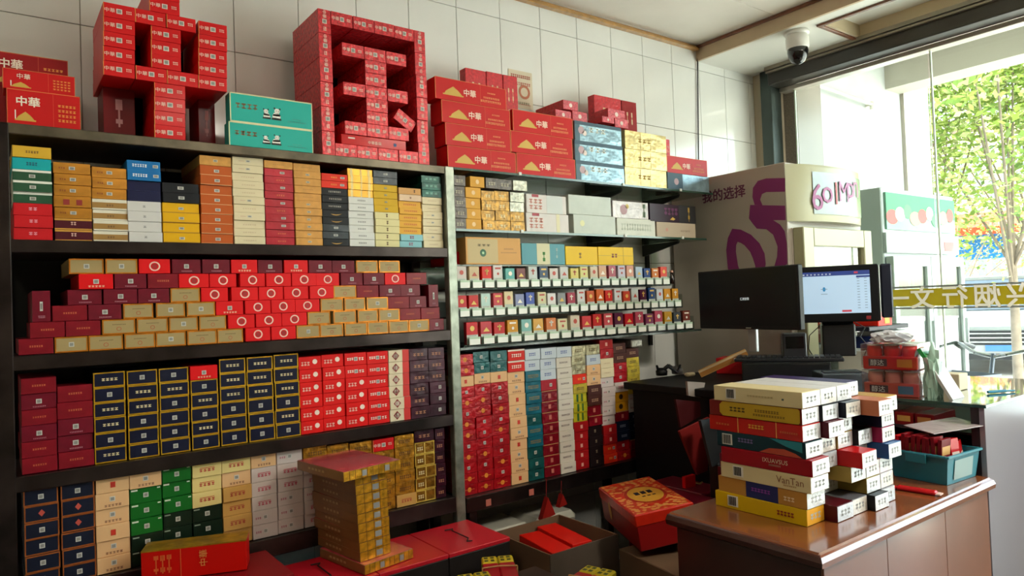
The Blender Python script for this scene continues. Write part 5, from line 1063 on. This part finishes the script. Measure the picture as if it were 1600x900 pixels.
# big tilted gift box
gb_ = thing('festive_gift_box', 'large tilted orange-red gift box with gold oval plaque', 'box')
mred = mat('festive_red', '#c8240f', .35, 0, .2, 0, 10, .15, 30); mtop = mat('festive_pattern', '#c83a18', .38, 0, .2)
t_ = mtop.node_tree; p_ = t_.nodes['Principled BSDF']; tc_ = t_.nodes.new('ShaderNodeTexCoord'); vo = t_.nodes.new('ShaderNodeTexVoronoi'); vo.inputs['Scale'].default_value = 48; rp = t_.nodes.new('ShaderNodeValToRGB')
rp.color_ramp.elements[0].position = .38; rp.color_ramp.elements[0].color = lin('#d8944a'); rp.color_ramp.elements[1].position = .52; rp.color_ramp.elements[1].color = lin('#c4280f')
t_.links.new(tc_.outputs['Object'], vo.inputs['Vector']); t_.links.new(vo.outputs['Distance'], rp.inputs[0]); t_.links.new(rp.outputs[0], p_.inputs['Base Color'])
MB().box(0, .215, 0, .42, 0, .125, mat('festive_dark_red', '#8a1010', .35), .003).build('box_body', gb_); MB().box(-.003, .218, -.003, .423, .085, .128, mred, .004).build('lid', gb_)
MB().box(.004, .211, .004, .416, .128, .1288, mtop).build('patterned_top', gb_)
q = MB(); oc = Vector((.115, .20, .1292)); q.disc(oc, ux, uy, .075, ink('#a8200f'), 28, .115); q.disc(oc+Vector((0, 0, .0006)), ux, uy, .064, ink('#c8902a'), 28, .10); q.build('oval_plaque', gb_)
q = MB()
for i in range(3): q.box(oc.x-.035+i*.025, oc.x-.017+i*.025, oc.y+.005, oc.y+.04, oc.z+.0008, oc.z+.0012, ink('#1c1a2a')); q.box(oc.x-.02+i*.02, oc.x-.008+i*.02, oc.y-.03, oc.y-.018, oc.z+.0008, oc.z+.0012, ink('#4a2a1a'))
q.build('dark_lettering', gb_)
q = MB(); q.disc(Vector((-.0035, .30, .065)), uy, uz, .016, ink('#c8984a'), 16, .034); q.build('side_tab', gb_)
FLp = Vector((1.775, 1.73, .605)); Xa = Vector((.15, -.075, .022)).normalized(); Ya = Vector((.19, .40, -.01)); Ya = (Ya-Xa*Ya.dot(Xa)).normalized(); Za = Xa.cross(Ya); Ow = FLp-Za*.128
gb_.matrix_world = Matrix(((Xa.x, Ya.x, Za.x, Ow.x), (Xa.y, Ya.y, Za.y, Ow.y), (Xa.z, Ya.z, Za.z, Ow.z), (0, 0, 0, 1)))
fl = thing('cardboard_flap_box', 'plain brown cardboard carton propping up the festive gift box', 'box', (1.76, 1.46, .09), R(-8))
MB().box(0, .24, 0, .40, 0, .36, cbd, .003).build('box_body', fl); MB().box(.0, .24, -.003, 0, .0, .36, cbd2).build('front_flap', fl)
# plastic wrapped white packs on the floor behind
for i, x in enumerate((1.55, 1.80)):
    o = MB().box(0, .235, 0, .22, 0, .12, mat('white_tissue_wrap', '#c4c1b2', .5, bump=.3, bscale=14), .025).build('wrapped_tissue_pack'); o.location = (x, 2.315, .33); tag(o, ['dusty white wrapped pack under the carton block, left one', 'dusty white wrapped pack under the carton block, right one'][i], 'pack')
tag(MB().box(1.50, 2.1, 2.315, 2.545, 0, .329, mat('plain_crate', '#3a2a22')).build('low_crate'), 'dark crate under the white wrapped packs', 'crate')
for i, (u, v, k) in enumerate(((857, 790, 1), (1020, 745, .8), (880, 778, .6))):
    c = onY(u, v+4, 2.24 if i != 1 else 2.2); s = .036*k
    o = thing('red_plastic_bag', ['small red bag hanging from the low shelf rail, leftmost', 'small red bag hanging at the right end of low shelf', 'tiny dark red bag hanging second from left under low shelf'][i], 'bag', tuple(c))
    MB().extr([(-s, 0, -s*1.2), (s, 0, -s*.9), (s*.6, 0, 0), (0, 0, s*1.2), (-s*.35, 0, .3*s)], (0, .025, 0), mat('red_bag_plastic', '#8e1a14', .35, bump=.3, bscale=30)).build('bag_body', o); MB().tube([(0, .012, s), (.004, .012, s+.06*k+.02)], .002, mat('red_cord', '#7a1210', .6)).build('cord', o)
# tea bundles: yellow capped red packs bound with elastic
def bundle(x, y, z, rz, label, n=2, tilt=0):
    t = thing('bound_pack_bundle', label, 'bundle', (x, y, z), rz, 'yellow-ended packs bound with elastic bands')
    yl_ = card('#b8a82a', .4); rdp = card('#9a1220', .35)
    for i in range(n):
        MB().box(i*.052, i*.052+.050, 0, .055, 0, .075, yl_, .004).build('yellow_pack_end', t)
        MB().box(i*.052-.001, i*.052+.051, -.16, -.0005, 0.002, .073, rdp, .004).build('red_pack_body', t)
        q = MB()
        for a in range(2):
            for b in range(2): q.box(i*.052+.008+a*.02, i*.052+.02+a*.02, .008+b*.024, .022+b*.024, .075, .0756, ink('#3a4a1a')); q.box(i*.052+.008+a*.02, i*.052+.02+a*.02, .055, .0556, .012+b*.03, .03+b*.03, ink('#3a4a1a'))
        q.build('dark_print', t)
    w = n*.052
    MB().tube([(-.003, -.05, .0), (-.003, -.05, .077), (w/2, -.048, .0795), (w+.002, -.05, .077), (w+.002, -.05, .0)], .0025, mat('elastic_tan', '#b8905a', .5)).build('elastic_band', t)
    t.rotation_euler = (tilt, 0, rz)
bundle(1.11, 1.81, .455, R(-20), 'yellow-ended bundle at the left, lowest in the bottom foreground')
bundle(1.245, 1.89, .455, R(-30), 'yellow-ended red bundle tied with elastic, middle of bottom foreground')
bundle(.985, 1.77, .455, R(-15), 'yellow-ended bundle mostly cut off below the red gift boxes')
bundle(1.43, 1.64, .455, R(-72), 'yellow-ended red bundle before the cardboard box front')
tag(MB().box(.98, 1.48, 1.42, 1.92, 0, .4535, mat('plain_crate', '#3a2a22')).build('low_crate'), 'dark crate carrying the yellow-ended bundles', 'crate')
# ---------------------------------------------------------------- upright drinks fridge by the window
FX0, FX1, FY0, FY1, FZ = 3.05, 3.74, 1.895, 2.595, 1.978
fw_ = mat('fridge_side_white', '#a79d90', .35, 0, .2); cream = mat('fridge_cream', '#a8a684', .35, 0, .2)
fg = thing('drinks_fridge', 'upright drinks fridge with big purple swirl on its side', 'fridge', (0, 0, 0))
MB().box(FX0, FX1, FY0, FY1, 0.02, FZ, fw_, .004).build('cabinet', fg)
pur = ink('#7c1f62')
def fs(px): return [onX(1080+x/3.75, 220+y/3.75, FX0-.001) for x, y in px]
def tri(mb, pts, m):                                # ear-clipped polygon
    from mathutils.geometry import tessellate_polygon
    mb.add(pts, tessellate_polygon([pts]), m)
q = MB()
tri(q, fs([(550,218),(440,220),(390,235),(362,275),(358,330),(372,376),(418,378),(404,345),(415,312),(440,300),(550,298)]), pur)
tri(q, fs([(345,376),(550,380),(553,465),(480,465),(520,490),(548,530),(560,600),(563,720),(548,733),(486,738),(503,680),(506,620),(480,550),(440,518),(385,515),(360,485),(338,455)]), pur)
tri(q, fs([(486,738),(548,733),(530,800),(480,860),(440,850),(465,800)]), pur)
out = [(240,515),(290,520),(350,550),(400,600),(430,660),(437,720),(425,790),(370,840),(300,845),(245,810),(215,750),(205,640),(215,570)]
inn = [(272,592),(290,598),(312,612),(345,650),(362,690),(376,735),(370,770),(345,795),(312,795),(290,775),(274,730),(262,650),(264,610)]
O_, I_ = fs(out), fs(inn); n = len(O_); q.add(O_+I_, [(i, (i+1) % n, n+(i+1) % n, n+i) for i in range(n)], pur)
q.build('purple_swirl', fg)
tp_ = onX(1130, 303, FX0-.001); q = MB(); q.text('我的选择', tp_, -uy, uz, .062, ink('#5a1a3c'), wmax=.36, bold=.022); 
c2 = onX(1103, 307, FX0-.001); q.build('side_lettering', fg)
# curved illuminated header
def arc(x0, x1, y0, b, n=10): return [(x0+(x1-x0)*i/n, y0-b*math.sin(math.pi*min(1, (i/n)*1.0))**.6 if 0 < i < n else y0) for i in range(n+1)]
hz0, hz1 = onX(1236, 345, FX0).z, FZ-.01
pl_ = arc(FX0+.0, FX1, FY0, .075)
q = MB(); n = len(pl_); vs = [(x, y, z) for z in (hz0, hz0+.012, hz1-.012, hz1) for x, y in pl_]
for k, (z, s) in enumerate(((hz0, .97), (hz0+.012, 1), (hz1-.012, 1), (hz1, .96))):
    for i, (x, y) in enumerate(pl_): vs[k*n+i] = (x, FY0-(FY0-y)*s, z)
q.add(vs, [(k*n+i, k*n+i+1, (k+1)*n+i+1, (k+1)*n+i) for k in range(3) for i in range(n-1)], cream, True)
q.add(vs[3*n:]+[(FX1, FY0+.01, hz1), (FX0, FY0+.01, hz1)], [tuple(range(n+2))], cream); q.add(vs[:n]+[(FX1, FY0+.01, hz0), (FX0, FY0+.01, hz0)], [tuple(range(n+2))[::-1]], cream)
q.build('header_shell', fg)
q = MB(); hp_ = arc(FX0, FX1, FY0, .078); a, b = 2, 10
vs = [(hp_[i][0], hp_[i][1]-.002, z) for z in (hz0+.035, hz1-.035) for i in range(a, b)]; m_ = b-a
q.add(vs, [(i, i+1, m_+i+1, m_+i) for i in range(m_-1)], mat('header_gloss_panel', '#7f8a86', .12, 0, .3, .03, 6, .25, 5), True); q.build('header_panel', fg)
q = MB(); pk_i = ink('#a05a8a')
for j, (ch, s) in enumerate((('6', .13), ('o', .08), ('l', .11), ('M', .10), ('o', .08), ('n', .08))):
    i = 2.35+j*1.05; k = int(i); f_ = i-k; x = hp_[k][0]*(1-f_)+hp_[min(k+1, 10)][0]*f_; y = hp_[k][1]*(1-f_)+hp_[min(k+1, 10)][1]*f_
    tx = Vector((hp_[min(k+1, 10)][0]-hp_[k][0], hp_[min(k+1, 10)][1]-hp_[k][1], 0)).normalized()
    q.text(ch, Vector((x, y-.006, (hz0+hz1)/2-.02+.012*j)), tx, uz, s, pk_i if j != 2 else ink('#b04a50'))
q.build('header_lettering', fg)
# door
dz1 = hz0-.03
q = MB()
for (a, b, c, d) in ((FX0+.035, FX0+.125, .12, dz1), (FX1-.09, FX1-.01, .12, dz1), (FX0+.125, FX1-.09, dz1-.09, dz1), (FX0+.125, FX1-.09, .12, .22)): q.box(a, b, FY0-.06, FY0-.004, c, d, cream, .004)
q.build('door_frame', fg)
MB().box(FX0+.125, FX1-.09, FY0-.04, FY0-.032, .22, dz1-.09, glassy('fridge_glass', '#e8eee8', .22)).build('door_glass', fg)
MB().box(FX0+.03, FX1-.0, FY0-.003, FY0-.001, .1, dz1, mat('fridge_inside', '#c9bdb0', .5, emit=.0)).build('inner_lining', fg)
for z in (.5, .8, 1.1, 1.38):
    q = MB().box(FX0+.13, FX1-.095, FY0-.030, FY0-.005, z, z+.006, steel_lt); q.build('inner_shelf', fg)
    for k in range(9):
        x = FX0+.155+k*.052; MB().lathe((x, FY0-.0175, z+.006), [(.011, 0), (.0115, .10), (.005, .13), (.005, .15), (0, .151)], card(['#c8402a', '#c87a5a', '#b83028'][k % 3], .25), 8).build('drink_bottle', fg)
MB().box(FX1-.06, FX1-.045, FY0-.085, FY0-.06, .9, 1.3, steel_lt, .003).build('door_handle', fg)
# ---------------------------------------------------------------- outside: pavement, white side wall, overhang
struct(MB().box(XB+.3, 7.2, -14, 9, -.16, -.06, mat('pavement', '#c9c8c4', .8, var=.15, vscale=2)), 'pavement')
struct(MB().box(7.2, 40, -30, 40, -.22, -.12, mat('asphalt', '#a8a29a', .85, var=.12, vscale=1)), 'road')
struct(MB().box(-6, XB+.3, -14, -3.55, -.16, -.06, mat('pavement', '#c9c8c4')), 'pavement.001')
WY = 2.66
cB = onY(1383, 140, WY); cX = cB.x
sw = mat('outer_white_wall', '#b2b6b4', .7, var=.04); 
struct(MB().box(XB+.30, 6.0, WY, WY+.3, -.1, 4.2, sw), 'wall_outside')
pl2 = onY(1405, 200, WY)
struct(MB().box(5.98, 6.12, WY-.03, WY+.33, -.1, 4.2, mat('outer_cream_pilaster', '#8f877a', .7)), 'trim_8'); struct(MB().box(6.12, 6.45, WY-.02, WY+.33, -.1, 4.2, mat('outer_grey_edge', '#8a898a', .7)), 'trim_9')
# overhang soffit and fascia
oz = onY(1290, 128, WY).z
struct(MB().box(XB+.0, cX, -8, WY, cB.z+.22, cB.z+.34, mat('overhang_soffit', '#b0aca2', .7)), 'ceiling_overhang')
struct(MB().box(cX, cX+.25, -8, WY+.3, cB.z, 4.2, mat('overhang_fascia', '#a8a498', .7)), 'trim_10')
pr1, pr2 = onY(1276, 133, WY-.05), onY(1363, 163, WY-.05)
ro = thing('awning_rod', 'thin white rod with an end knob along the white outer wall', 'rod'); MB().cyl(pr1, pr2, .012, mat('white_rod', '#cfcabc', .4)).build('rod', ro); MB().cyl(pr2-Vector((0, 0, .04)), pr2+Vector((0, 0, .02)), .02, mat('white_rod', '#cfcabc')).build('end_knob', ro); MB().cyl(pr2, pr2+Vector((0, .05, 0)), .008, mat('white_rod', '#cfcabc')).build('bracket', ro); MB().cyl(pr1, pr1+Vector((0, .05, 0)), .008, mat('white_rod', '#cfcabc')).build('bracket', ro)
# freezer cabinet outside
CX, CY = onY(1376, 300, 2.0).x, 2.0
ctz = onY(1376, 292, 2.0).z; cx1 = onY(1489, 312, 2.0).x
cl = thing('outdoor_display_cooler', 'white two-door display cooler with green banner outside the window', 'cooler')
wc_ = mat('cooler_white', '#a9b0b0', .35)
MB().box(CX, cx1, CY, CY+.55, -.02, ctz, wc_, .006).build('cabinet', cl)
hb_ = onY(1378, 358, 2.0).z
MB().box(CX+.03, cx1-.02, CY-.012, CY, hb_, ctz-.03, mat('cooler_banner', '#6a9a84', .3, var=.3, vscale=4)).build('header_banner', cl)
q = MB(); w = cx1-CX
for i in range(9):
    x = CX+.10+(w-.2)*i/8; q.disc(Vector((x, CY-.0135-.0002*i, hb_+.075+.02*(i % 3))), ux, uz, .075-.012*(i % 3), ink(['#b8403a', '#b8b8a8', '#4a8a5c', '#c07a70'][i % 4]), 14, .045)
q.build('food_print', cl); MB().box(CX+.03, cx1-.02, CY-.013, CY-.012, ctz-.16, ctz-.03, ink('#2f8a5a')).build('green_band', cl)
MB().box(CX, cx1, CY-.02, CY, hb_-.14, hb_-.02, wc_, .003).build('control_strip', cl); MB().box(cx1-.22, cx1-.08, CY-.022, CY-.02, hb_-.12, hb_-.06, ink('#b85a5a')).build('badge', cl)
mx_ = (CX+cx1)/2
for (a, b) in ((CX+.01, mx_-.004), (mx_+.004, cx1-.01)):
    q = MB()
    for (c, d, e_, f_) in ((a, a+.05, .06, hb_-.16), (b-.05, b, .06, hb_-.16), (a+.05, b-.05, hb_-.22, hb_-.16), (a+.05, b-.05, .06, .14)): q.box(c, d, CY-.05, CY-.005, e_, f_, wc_, .003)
    dd = q.build('door', cl); MB().box(a+.05, b-.05, CY-.035, CY-.03, .14, hb_-.22, glassy('cooler_glass', '#dfe8e4', .25)).build('pane', dd); MB().box(b-.026, b-.016, CY-.065, CY-.05, .95, 1.15, wc_).build('handle', dd)
    MB().box(a+.03, b-.03, CY-.004, CY-.002, .1, hb_-.2, ink('#8f9490')).build('inner_lining', cl)
    for k, z in enumerate((.35, .68, 1.0, 1.3)):
        MB().box(a+.05, b-.05, CY-.028, CY-.006, z, z+.008, steel_lt).build('inner_shelf', cl)
        for j in range(6): MB().box(a+.06+j*.052, a+.10+j*.052, CY-.026, CY-.010, z+.008, z+.17, card(['#b8c02a', '#c8402a', '#d8c8a0', '#4a8a5a'][(j+k) % 4]), .003).build('drink_pack', cl)
# yellow-green lunch crates etc. by the window, under the banner
for i, (u0, u1, v0, v1, hx, lab) in enumerate(((1372, 1394, 488, 510, '#c8281c', 'red and yellow tin on the dark ledge behind the till'), (1358, 1420, 511, 518, '#2a2c3a', 'dark flat ledge board behind the till'), (1368, 1412, 526, 545, '#1c2c5c', 'dark blue carton under the white sheet behind the till'), (1378, 1422, 519, 525, '#c8ccd0', 'white flat sheet on the dark blue carton'))):
    Yp = 1.62; a, b = onY(u0, (v0+v1)/2, Yp), onY(u1, (v0+v1)/2, Yp); z1_, z0_ = onY(u0, v0, Yp).z, onY(u0, v1, Yp).z
    o = MB().box(a.x, b.x, Yp, Yp+.12, z0_, z1_, card(hx, .35), .003).build(['tea_tin', 'ledge_board', 'blue_carton', 'paper_sheet'][i])
    if i == 0: MB().box(a.x+(b.x-a.x)*.45, a.x+(b.x-a.x)*.8, Yp-.001, Yp, z0_+.01, z1_-.01, ink('#c8a01c')).build('yellow_patch', o)
    tag(o, lab, ['tin', 'ledge', 'carton', 'paper'][i])
zs_ = onY(1390, 545, 1.62).z
tag(MB().box(onY(1362, 550, 1.62).x, onY(1424, 550, 1.62).x, 1.62, 1.78, .87, zs_-.001, mat('white_rack', '#cfcdc4', .4)).build('white_stand'), 'white stand on the sill carrying the blue carton', 'stand')
# ---------------------------------------------------------------- street: trees, car, bicycle, far buildings
def tree(x, y, h, r, seed, leaf, label, nl=3600, trunk=.06, lean=0):
    rr = random.Random(seed); t = thing('street_tree', label, 'tree', (x, y, -.12), group='leafy trees along the street')
    bark = mat('tree_bark', '#7d7062', .9, var=.3); q = MB(); top = Vector((lean, 0, h*.33)); q.cyl((0, 0, 0), top, trunk, bark, trunk*.7, 8); tips = []
    for k in range(11):
        a = rr.uniform(0, 6.28); d = Vector((math.cos(a)*r*.5, math.sin(a)*r*.5, h*rr.uniform(.02, .5))); q.cyl(top*rr.uniform(.65, 1), top+d, trunk*.3, bark, trunk*.14, 6)
        for m__ in range(3):
            a2 = a+rr.uniform(-.9, .9); e = top+d+Vector((math.cos(a2)*r*.4, math.sin(a2)*r*.4, rr.uniform(-.1, .3)*h)); q.cyl(top+d, e, trunk*.14, bark, trunk*.05, 5); tips.append(e)
    q.build('trunk', t)
    mb = MB(); ms = [leaf_mat(c) for c in leaf]
    for i in range(nl):
        c = rr.choice(tips); p = c+Vector((rr.gauss(0, 1), rr.gauss(0, 1), rr.gauss(0, .8)))*r*.26; s = rr.uniform(.03, .065)*(h/6)
        a = Vector((rr.uniform(-1, 1), rr.uniform(-1, 1), rr.uniform(-.6, .6))).normalized()*s; b = a.cross(Vector((rr.uniform(-1, 1), rr.uniform(-1, 1), rr.uniform(-1, 1)))).normalized()*s*.5
        mb.quad(p-a, p+b, p+a, p-b, ms[rr.randrange(len(ms))])
    mb.build('foliage', t, kind='stuff')
g1 = ['#8fa24a', '#a9b464', '#7a9648', '#b8bc84']; g2_ = ['#6f8a4c', '#869a58', '#9aa86c']
def leaf_mat(c):
    m = mat('leaf_'+c.strip('#'), c, .6)
    t = m.node_tree
    if 'Translucent BSDF' not in t.nodes:
        p = t.nodes['Principled BSDF']; tr = t.nodes.new('ShaderNodeBsdfTranslucent'); tr.inputs[0].default_value = lin(c); mx = t.nodes.new('ShaderNodeMixShader'); mx.inputs[0].default_value = .5
        t.links.new(p.outputs[0], mx.inputs[1]); t.links.new(tr.outputs[0], mx.inputs[2]); t.links.new(mx.outputs[0], t.nodes['Material Output'].inputs[0])
    return m
def ground_at(u, dist): d = ray(u, 450); d.z = 0; d.normalize(); return CAM.x+d.x*dist, CAM.y+d.y*dist
x, y = ground_at(1584, 10.0); tree(x, y, 6.2, 1.9, 1, g1, 'large yellow-green tree filling the upper right of the window', 30000)
x, y = ground_at(1462, 11.5); tree(x, y, 5.6, 1.6, 2, g1, 'yellow-green tree beside the grey pilaster outside', 20000)
x, y = ground_at(1625, 13); tree(x, y, 6.5, 2.4, 3, g2_, 'darker green tree at the right edge outside', 20000)
x, y = ground_at(1500, 21); tree(x, y, 5.0, 2.2, 4, g2_, 'distant green tree behind the parked car', 9000)
# far buildings
def far_building(u0, u1, dist, h, col, label, nx, nz):
    (xa, ya), (xb, yb) = ground_at(u0, dist), ground_at(u1, dist); L_ = math.hypot(xb-xa, yb-ya); a = math.atan2(yb-ya, xb-xa)
    t = thing('far_building', label, 'building', (xa, ya, -.12), a); m = mat('far_wall_'+col.strip('#'), col, .8)
    MB().box(0, L_, 0, 4, 0, h, m).build('wall', t)
    wm = mat('far_window', '#6a7880', .3); pw = L_/nx; ph_ = h/nz; pp_ = MB().box(.2*pw, .8*pw, -.05, 0, .3*ph_, .8*ph_, wm)
    w0 = pp_.build('window', t)
    for i in range(nx):
        for k in range(nz):
            if i or k: c = w0.copy(); COL.objects.link(c); c.location = (i*pw, 0, k*ph_)
    MB().box(-.15, L_+.15, -.2, 4.1, h, h+.25, mat('far_roof', '#a89a90', .8)).build('roof', t)
far_building(1405, 1500, 24, 5.5, '#d8c8b4', 'cream building across the street behind the cooler', 5, 2)
far_building(1505, 1640, 27, 6.5, '#d0b8a8', 'pinkish building across the street behind the trees', 6, 2)
cn = ground_at(1440, 23); aw = MB().extr([(0, -.0, 0), (0, -1.4, -.5), (0, -1.4, -.7), (0, 0, -.6)], (7, 0, 0), card('#c8402a', .6)).build('red_awning'); aw.location = (cn[0], cn[1]+1.2, 3.4); aw.rotation_euler = (0, 0, R(-68)); tag(aw, 'long red awning over shops across the street', 'awning')
bs = ground_at(1585, 23); o = MB().box(0, .1, 0, 1.4, 0, .7, card('#2a7ac0', .5)).build('blue_shop_sign'); o.location = (bs[0], bs[1], 2.1); tag(o, 'small blue shop sign across the street at the right', 'sign')
# parked car, front towards the shop
cxp, cyp = ground_at(1560, 14.0)
car = thing('parked_car', 'silver sport utility car parked facing the shop', 'car', (cxp, cyp, -.12), R(-160+90))
cp_ = mat('car_silver', '#9a9ca0', .25, .5, .5); blk = mat('car_black', '#1c1e22', .3); gls = mat('car_glass', '#3a444c', .08, 0, .5)
def hull(mb, sections, m):                            # sections: (y, half width, z0, z1)
    vs = []; 
    for (y_, hw, z0, z1) in sections: vs += [(-hw, y_, z0), (-hw*1.02, y_, (z0+z1)/2), (-hw*.9, y_, z1), (hw*.9, y_, z1), (hw*1.02, y_, (z0+z1)/2), (hw, y_, z0)]
    fs = [(k*6+i, k*6+(i+1) % 6, (k+1)*6+(i+1) % 6, (k+1)*6+i) for k in range(len(sections)-1) for i in range(6)]
    fs += [tuple(range(6)), tuple(range((len(sections)-1)*6, len(sections)*6))[::-1]]; mb.add(vs, fs, m)
q = MB(); hull(q, [(0, .78, .32, .62), (.06, .88, .25, .80), (.35, .92, .22, .98), (1.1, .93, .22, 1.05), (3.2, .93, .22, 1.08), (4.3, .90, .25, 1.0), (4.45, .8, .35, .8)], cp_); q.build('body', car)
q = MB(); hull(q, [(1.0, .82, 1.04, 1.06), (1.7, .76, 1.05, 1.58), (3.2, .76, 1.06, 1.62), (4.2, .78, 1.0, 1.10)], gls); q.build('cabin_glass', car)
q = MB(); hull(q, [(1.75, .68, 1.585, 1.64), (3.1, .70, 1.61, 1.68)], cp_); q.build('roof', car)
MB().box(-.5, .5, -.012, .03, .50, .74, blk, .005).build('grille', car); MB().box(-.62, .62, -.02, .03, .26, .36, blk).build('lower_intake', car)
for k in range(3): MB().box(-.48, .48, -.022, -.012, .54+k*.07, .56+k*.07, mat('car_chrome', '#c8ccd0', .15, .9)).build('grille_slat', car)
MB().box(-.22, .22, -.03, -.022, .40, .50, ink('#3a6ab0')).build('number_plate', car)
for s in (-1, 1):
    MB().box(s*.53, s*.80, -.005, .06, .62, .76, mat('headlamp', '#d8dce0', .1, .3, .5), .01).build('headlamp', car)
    for y_ in (.85, 3.5): w = MB().cyl((s*.74, y_, .33), (s*.95, y_, .33), .33, blk, n=24).build('wheel', car); MB().cyl((s*.951, y_, .33), (s*.955, y_, .33), .2, mat('alloy', '#a8aab0', .3, .8), n=16).build('hubcap', w)
    MB().box(s*.95, s*1.1, 1.25, 1.38, 1.05, 1.18, cp_, .02).build('wing_mirror', car)
# bicycle just outside
bxp, byp = 4.75, 1.75
bi = thing('bicycle', 'grey bicycle with a front basket parked outside the window', 'bicycle', (bxp, byp, -.06), R(162))
fm = mat('bicycle_frame', '#5a6270', .3, .4); rub = mat('rubber', '#26282c', .7)
def wheel(x, nm):
    q = MB(); n = 28; pts = [(x+.31*math.cos(2*math.pi*i/n), 0, .33+.31*math.sin(2*math.pi*i/n)) for i in range(n+1)]; q.tube(pts, .016, rub, 6)
    for i in range(0, n, 2): q.cyl((x, 0, .33), pts[i], .0015, fm, n=4)
    q.build(nm, bi)
wheel(0, 'front_wheel'); wheel(-1.02, 'rear_wheel')
q = MB().tube([(-.10, 0, .85), (-.62, 0, .40)], .016, fm).tube([(-.62, 0, .30), (-.78, 0, .82)], .016, fm).tube([(-.12, 0, .75), (-.62, 0, .35)], .014, fm).tube([(-1.02, 0, .33), (-.70, 0, .62)], .01, fm).tube([(-1.02, 0, .33), (-.62, 0, .30)], .01, fm); q.build('frame', bi)
MB().tube([(0, 0, .33), (-.06, 0, .62), (-.14, 0, 1.0)], .013, fm).build('fork', bi)
MB().tube([(-.34, -.30, 1.02), (-.20, -.27, 1.05), (-.12, -.10, 1.0), (-.14, 0, .98), (-.12, .10, 1.0), (-.20, .27, 1.05), (-.34, .30, 1.02)], .011, mat('bar_chrome', '#8a8c90', .2, .8)).build('handlebar', bi)
for s in (-1, 1): MB().cyl((-.24, s*.285, 1.045), (-.36, s*.305, 1.015), .017, rub).build('grip', bi)
MB().box(-.92, -.66, -.08, .08, .84, .90, mat('saddle', '#3a3e46', .5), .025).build('saddle', bi)
q = MB(); bm_ = mat('basket_grey', '#6f7580', .5); flare(q, .04, .28, -.13, .13, .68, .90, .03, bm_); q.build('basket', bi)
MB().box(-1.25, -.85, -.07, .07, .70, .715, fm).build('rear_rack', bi)
print('objects', len(bpy.data.objects))
# ---------------------------------------------------------------- keep the 300 largest cartons as objects, join the rest
bpy.context.view_layer.update()
def scr(p):
    q = p-CAM; z = q.dot(FW)
    return (800+F_PX*q.dot(RT)/z, 450-F_PX*q.dot(UP)/z)
cart = [o for o in bpy.data.objects if o.parent is None and o.name.split('.')[0] == 'cigarette_carton']
def area(o):
    if o.type != 'MESH': return 1e9
    ps = [scr(o.matrix_world @ Vector(c)) for c in o.bound_box]; f = [ps[i] for i in (0, 1, 5, 4)]
    us = [max(0, min(1600, p[0])) for p in ps]; vs = [max(0, min(900, p[1])) for p in ps]
    a = abs(sum(f[i][0]*f[(i+1) % 4][1]-f[(i+1) % 4][0]*f[i][1] for i in range(4)))/2
    vis = ((max(us)-min(us))*(max(vs)-min(vs)))/max(1, (max(p[0] for p in ps)-min(p[0] for p in ps))*(max(p[1] for p in ps)-min(p[1] for p in ps)))
    return a*vis+(200 if o.get('group', '').startswith('cartons in the tower') else 0)
cart.sort(key=area, reverse=True)
KEEP = 300
rest = cart[KEEP:]
ch = {}
for o in bpy.data.objects:
    if o.parent: ch.setdefault(o.parent, []).append(o)
big_ = MB(); drop = []
for o in rest:
    for k in [o]+ch.get(o, []):
        me = k.data; mw = k.matrix_world; b = len(big_.v); big_.v += [tuple(mw @ v.co) for v in me.vertices]; mi = [big_.mi(m) for m in me.materials]
        for p in me.polygons: big_.f.append(tuple(b+i for i in p.vertices)); big_.m.append(mi[p.material_index]); big_.sm.append(False)
        drop.append(k)
for k in drop: bpy.data.objects.remove(k)
o = big_.build('small_cigarette_cartons', kind='stuff'); tag(o, 'the remaining smaller cartons packed in stacks across the shelves', 'cartons')
print('kept', len(cart)-len(rest), 'joined', len(rest), 'objects', len(bpy.data.objects))
